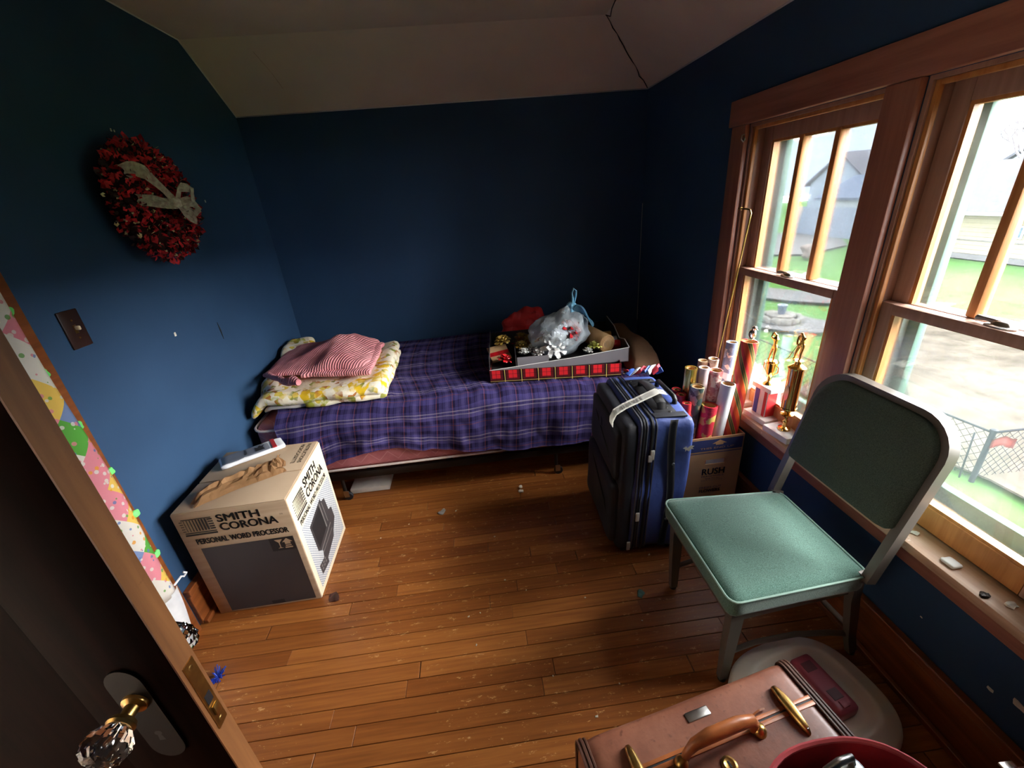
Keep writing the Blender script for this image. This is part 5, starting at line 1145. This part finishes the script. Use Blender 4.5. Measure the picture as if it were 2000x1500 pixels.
# ------------------------------------------------------------------ left side: wreath, switch, curtain, door
def build_left():
    m = MAT
    w = thing('red_wreath', 'dried red flower wreath with lace bow on the blue wall', 'wreath', (.012, -1.185, 1.712), (0, rad(90), 0))
    # local z points out of the wall (+x world); local x is -z world
    b = bm_new(); R_, r_ = .142, .068; n = 40
    rows = [[b.verts.new(((R_+r_*cos(2*pi*j/14))*cos(2*pi*i/n), (R_+r_*cos(2*pi*j/14))*sin(2*pi*i/n), .058+r_*.8*sin(2*pi*j/14))) for j in range(14)] for i in range(n)]
    for i in range(n):
        for j in range(14): b.faces.new((rows[i][j], rows[(i+1) % n][j], rows[(i+1) % n][(j+1) % 14], rows[i][(j+1) % 14]))
    obj('wreath_base', b, M('dark_wreath_base', (50, 16, 18), .9), w, True)
    rr = random.Random(11)
    def petals(count, size, mt, name, push):
        b = bm_new()
        for _ in range(count):
            a, t_ = rr.uniform(0, 2*pi), rr.uniform(-.25, pi+.25)
            k = r_*(1+push*rr.random()); nrm = Vector((cos(t_)*cos(a), cos(t_)*sin(a), sin(t_)))
            c = Vector(((R_+k*cos(t_))*cos(a), (R_+k*cos(t_))*sin(a), .058+k*.8*sin(t_)))
            d = (nrm*.7+Vector((rr.uniform(-1, 1), rr.uniform(-1, 1), rr.uniform(-1, 1)))).normalized(); s = d.cross(nrm+Vector((.1, .2, .3))).normalized(); q = size*rr.uniform(.6, 1.3)
            pts = [c-s*q*.3, c+d*q*.6-s*q*.55, c+d*q*1.2, c+d*q*.6+s*q*.55, c+s*q*.3]
            f = b.verts.new(c+d*q*.5+nrm*q*.15); vs = [b.verts.new(p) for p in pts]
            for x, y in zip(vs, vs[1:]): b.faces.new((x, y, f))
        o = obj(name, b, mt, w); o['kind'] = 'stuff'; return o
    petals(1150, .021, M('red_petals', (208, 34, 46), .75, var=.3, vs=30), 'red_petals', .35)
    petals(1000, .017, M('dark_sprigs', (52, 34, 34), .85), 'dark_sprigs', .35)
    petals(260, .012, M('cream_seed_heads', (244, 222, 166), .8), 'cream_seed_heads', .45)
    lace = M('pink_cream_lace', (244, 216, 198), .8, var=.18, vs=60, bump=.4, bs=140)
    bow = thing('lace_bow', '', '', (0, 0, 0)); del bow['label'], bow['category']; bow.parent = w
    # local coords: x down the wall (world -z), y along world y, z out of wall
    def rib(name, pts, wd):
        P = [Vector(p) for p in pts]; nseg = 18
        def f(u, v):
            s = u*(len(P)-1); i = min(int(s), len(P)-2); a = P[i].lerp(P[i+1], s-i); d = (P[i+1]-P[i]).normalized(); sd = d.cross(Vector((0, 0, 1))).normalized()
            return a+sd*(v-.5)*wd+Vector((0, 0, .006*sin(v*9+u*8)))
        grid(name, nseg, 5, f, lace, bow, thick=.0012)
    C0 = (.012, .0, .150)
    rib('tail', [C0, (-.05, -.055, .15), (-.10, -.115, .148), (-.115, -.16, .135), (-.10, -.185, .12)], .05)
    rib('tail', [C0, (.01, -.07, .15), (-.0, -.13, .142), (-.005, -.18, .125)], .042)
    for pts in ([C0, (-.05, .01, .18), (-.045, .06, .20), (.01, .055, .185), C0], [C0, (.045, -.01, .18), (.085, .015, .185), (.06, .045, .175), C0], [C0, (.0, .045, .18), (.035, .085, .19), (.055, .06, .175), C0]): rib('loop', pts, .034)
    soft('knot', (-.008, .03, -.022, .018, .14, .17), .013, lace, bow, cuts=6, amp=.006, ns=40)
    # light switch
    s = thing('light_switch', 'dark brown light switch plate with ivory toggle on the blue wall', 'light switch', (0, -1.715, 1.322))
    box('plate', (.0005, .007, -.039, .039, -.064, .064), M('brown_bakelite', (48, 28, 22), .35), s, bev=.003)
    box('toggle_slot', (.0069, .0078, -.006, .006, -.014, .014), 'brass', s); iv = M('ivory_toggle', (226, 210, 176), .4)
    soft('toggle', (.007, .024, -.0045, .0045, -.004, .011), .004, iv, s, cuts=4)
    for z in (-.03, .03): lathe('screw', [(0, 0), (.0035, 0), (.003, .0015), (0, .0018)], 'brass', s, 10).matrix_local = Matrix.Translation((.007, 0, z)) @ Matrix.Rotation(rad(90), 4, 'Y')
    # chips in the wall paint
    wl = bpy.data.objects['wall_left']
    for i, (y, z, q) in enumerate(((-1.269, 1.168, .009), (-1.15, 1.985, .006), (-1.135, 1.982, .004), (-.661, 1.721, .006))):
        o = obj('paint_chip', bm_soft(bm_new(), 0, .002, -q*.7, q*.7, -q, q, .001, cuts=4, amp=q*.5, ns=.5/q, seed=i), 'chip', wl); o.location = (0, y, z)
    o = tube('scuff_mark', [(.001, -.941, 1.135), (.0012, -.938, 1.09), (.001, -.936, 1.04)], [.001, .004, .001], 'black', wl, 5)
    wr_ = bpy.data.objects['wall_right']
    for i, (y, z, q) in enumerate(((-2.456, .307, .004), (-2.656, .283, .008), (-2.715, .309, .014))):
        o = obj('paint_chip', bm_soft(bm_new(), -.002, 0, -q, q, -q*.6, q*.6, .001, cuts=4, amp=q*.5, ns=.5/q, seed=i), 'chip', wr_); o.location = (W, y, z)
    # closet casing and curtain
    struct(box('trim_7', (.0005, .022, -1.965, -1.862, 0, 2.05), 'base', bev=.003), 'brown upright closet casing beside the flowered curtain', 'door casing')
    struct(box('trim_8', (.0005, .022, -2.70, -2.60, 0, 2.05), 'base', bev=.003), 'brown upright casing between closet and door', 'door casing')
    t = NT('patchwork_print'); u, v, _ = t.xyz(t.coord('UV')); cu = t.mapping(t.coord('UV'), (1, 1, 1), (0, 0, rad(45)))
    n_ = t.new('VectorMath'); n_.operation = 'SCALE'; t.link(cu, n_.inputs[0]); n_.inputs['Scale'].default_value = 1/.10
    fl_ = t.new('VectorMath'); fl_.operation = 'FLOOR'; t.link(n_.outputs[0], fl_.inputs[0]); wn_ = t.new('TexWhiteNoise'); wn_.noise_dimensions = '2D'; t.link(fl_.outputs[0], wn_.inputs['Vector'])
    cell = t.ramp(wn_.outputs['Value'], [(0, (240, 236, 226)), (.36, (110, 190, 84)), (.50, (238, 158, 170)), (.66, (244, 214, 110)), (.76, (142, 164, 206)), (.86, (240, 236, 226))], True)
    v1 = t.voro(t.coord('UV'), 46); dots = t.math('LESS_THAN', v1.outputs['Distance'], .34)
    dc = t.ramp(t.xyz(v1.outputs['Color'])[0], [(0, (240, 238, 230)), (.3, (240, 176, 60)), (.45, (120, 180, 90)), (.6, (240, 236, 226)), (.75, (232, 150, 164)), (.9, (120, 146, 200))], True)
    t.color(t.mix(t.math('MULTIPLY', dots, .85), cell, dc)).rough(.85).spec(.2); m['patch'] = t.m
    c = thing('flowered_curtain', 'bright flowered patchwork curtain with white lace hem over the closet', 'curtain', (0, 0, 0))
    def cf(u, v):
        z = 1.95-(1.95-.30)*v; y = -2.60+(.645+.05*v)*u; return (.052+.016*sin(u*26+v*2)+.006*sin(v*9+u*4), y+.010*sin(v*11)*u, z)
    grid('curtain_cloth', 70, 50, cf, 'patch', c, lambda u, v: (u*.9, -v*1.65), .002)
    lw = M('white_eyelet_lace', (226, 228, 236), .85, bump=.3, bs=40)
    grid('lace_hem', 50, 14, lambda u, v: (.055+.016*sin(u*26+2)+.01*v, -2.60+(.695+.02*v*(1-v))*u-.04*v*u, .31-.19*v-.012*abs(sin(u*60))*(v > .9)), lw, c, thick=.002)
    gm = M('green_rickrack', (110, 216, 110), .7)
    for i in range(7):
        z = 1.62-.19*i; v = (1.95-z)/1.65; y = cf(1, v)[1]
        obj('green_picot', bm_soft(bm_new(), .045, .06, y-.008, y+.022, z-.012, z+.016, .008, cuts=4, amp=.006, ns=60, seed=i), gm, c, True)
    tube('loose_thread', [(.06, -1.915, .32), (.075, -1.885, .335), (.07, -1.87, .318), (.08, -1.862, .33), (.075, -1.87, .34)], .004, lw, c, 5)
    # open door
    d = thing('door_1', 'dark stained wooden door with glass knobs standing open at the left', 'door', (0, 0, 0), kind='structure')
    x0, x1, y0, y1 = .035, .843, -2.770, -2.731; zb, zt = .012, 2.02
    for nm, q in (('latch_stile', (.685, x1, y0, y1, zb, zt)), ('hinge_stile', (x0, .19, y0, y1, zb, zt)), ('rail', (.19, .685, y0, y1, zb, .25)), ('rail', (.19, .685, y0, y1, 1.30, 1.42)), ('rail', (.19, .685, y0, y1, 1.90, zt))): box(nm, q, 'doordark', d, bev=.002)
    for q in ((.188, .687, y0+.013, y1-.013, .245, 1.305), (.188, .687, y0+.013, y1-.013, 1.415, 1.905)): box('panel', q, 'doordark', d)
    for q in ((.19, .197, y0+.004, y1-.004, .25, 1.3), (.678, .685, y0+.004, y1-.004, .25, 1.3)): box('panel_bead', q, 'doordark', d)
    box('bare_edge', (x1-.0005, x1+.0022, y0+.0005, y1-.0005, zb, zt), 'dooredge', d)
    ep = box('lock_faceplate', (x1+.002, x1+.0042, y0+.008, y1-.008, .812, .975), 'brass', d)
    for z in (.825, .962): lathe('screw', [(0, 0), (.005, 0), (.004, .001), (0, .0012)], 'brass', ep, 10).matrix_local = Matrix.Translation((x1+.0042, -2.7505, z)) @ Matrix.Rotation(rad(90), 4, 'Y')
    box('bolt_hole', (x1+.004, x1+.0046, -2.758, -2.744, .872, .894), 'black', ep); box('latch_bolt', (x1+.004, x1+.009, -2.757, -2.744, .840, .864), 'brass', ep, bev=.002)
    m['oldblack'] = M('blackened_iron', (26, 21, 19), .55, spec=.2)
    kx, kz = .765, .932
    for sgn, yy in ((-1, y0), (1, y1)):
        M4 = Matrix.Translation((kx, yy, kz)) @ Matrix.Rotation(rad(90) if sgn < 0 else rad(-90), 4, 'X')
        b = bm_new(); out = [(.027*cos(rad(a)), .04+.027*sin(rad(a))*1.3, 0) for a in range(0, 181, 15)]+[(.027*cos(rad(a)), -.12+.027*sin(rad(a))*1.3, 0) for a in range(180, 361, 15)]
        bm_poly(b, [(p[0], p[1]*(-sgn) if sgn > 0 else p[1], 0) for p in out], .0035); es = obj('escutcheon', b, 'oldblack', d); es.matrix_local = M4
        kh = decal('keyhole', (0, 0, .0036), (1, 0, 0), (0, 1, 0), [[(.006*cos(rad(a)), (-.085+.006*sin(rad(a)))) for a in range(-60, 241, 30)]+[(-.005, -.105), (.005, -.105)]], 'black', es)
        kb = bpy.data.objects.new('knob', None); COL.objects.link(kb); kb.parent = d; kb.matrix_local = M4
        lathe('knob_neck', [(0, .003), (.02, .003), (.019, .008), (.011, .012), (.010, .026), (.019, .030), (.021, .036), (.018, .040), (0, .040)], 'brass', kb, 20)
        g = lathe('glass_knob', [(0, .0402), (.015, .0402), (.022, .045), (.030, .056), (.0315, .064), (.028, .076), (.018, .083), (0, .0835)], 'crystal', kb, 24, flute=.07, nf=12)
        for p_ in g.data.polygons: p_.use_smooth = False
    # floor bits
    def bit(name, x, y, s, mt, lab, cat, h=.006, seed=0, amp=.6):
        o = obj(name, bm_soft(bm_new(), -s, s, -s*.7, s*.7, 0, h, h*.4, cuts=4, amp=s*amp, ns=.6/s, seed=seed, fn=lambda q: Vector((q.x, q.y, max(.0004, q.z)))), mt); o.location = (x, y, .0002); o.rotation_euler = (0, 0, seed); tag(o, lab, cat)
    bit('plastic_scrap', 1.045, -1.30, .022, M('grey_plastic_scrap', (150, 146, 140), .4), 'grey plastic scrap on the floor before the bed', 'scrap', seed=1)
    bit('plaster_crumb', 1.515, -1.175, .013, 'chip', 'cream plaster crumb on the floor near the bed caster', 'crumb', .012, 2); bit('plaster_crumb', 1.51, -1.215, .014, 'chip', 'larger cream plaster crumb just in front of the other', 'crumb', .012, 3)
    bit('green_leaf_scrap', 1.94, -2.005, .018, M('teal_scrap', (72, 110, 100), .6), 'small teal leaf-like scrap on the floor beside the chair leg', 'scrap', .004, 4)
    bit('dried_leaf', .565, -1.79, .026, M('dark_dry_leaf', (66, 34, 26), .7), 'dark dry leaf at the corner of the word processor carton', 'leaf', .004, 5, .5)
    tn = obj('blue_tinsel', (lambda b: ([bm_tube(b, [(0, 0, .006), (random.uniform(-.03, .03), random.uniform(-.04, .04), random.uniform(.002, .03))], .002, 4) for _ in range(60)], b)[1])(bm_new()), M('blue_tinsel_foil', (50, 80, 190), .3, .4)); tn.location = (.215, -2.10, .002); tag(tn, 'tuft of blue tinsel on the floor behind the door', 'tinsel')
    rr = random.Random(9)
    cm = bm_soft(bm_new(), -.004, .004, -.003, .003, 0, .004, .0015, cuts=2, amp=.003, ns=200); proto = obj('floor_crumb', cm, 'chip')
    pts = [(.86, -1.37), (1.33, -1.55), (1.36, -1.83), (1.24, -1.98), (1.19, -1.99), (1.70, -1.98), (1.22, -2.12), (1.45, -1.90), (1.73, -2.34), (1.62, -2.43), (2.06, -1.80), (1.05, -1.28), (.72, -1.45), (1.12, -1.31), (1.9, -2.12), (1.5, -2.28)]
    for i, (x, y) in enumerate(pts):
        o = proto if i == 0 else proto.copy()
        if i: COL.objects.link(o)
        o.location = (x, y, .0003); o.rotation_euler = (0, 0, rr.uniform(0, 6)); k = rr.uniform(.7, 1.3); o.scale = (k, k, k); tag(o, 'tiny pale crumb on the open floor', 'crumb', 'tiny crumbs on the floor')
build_left()
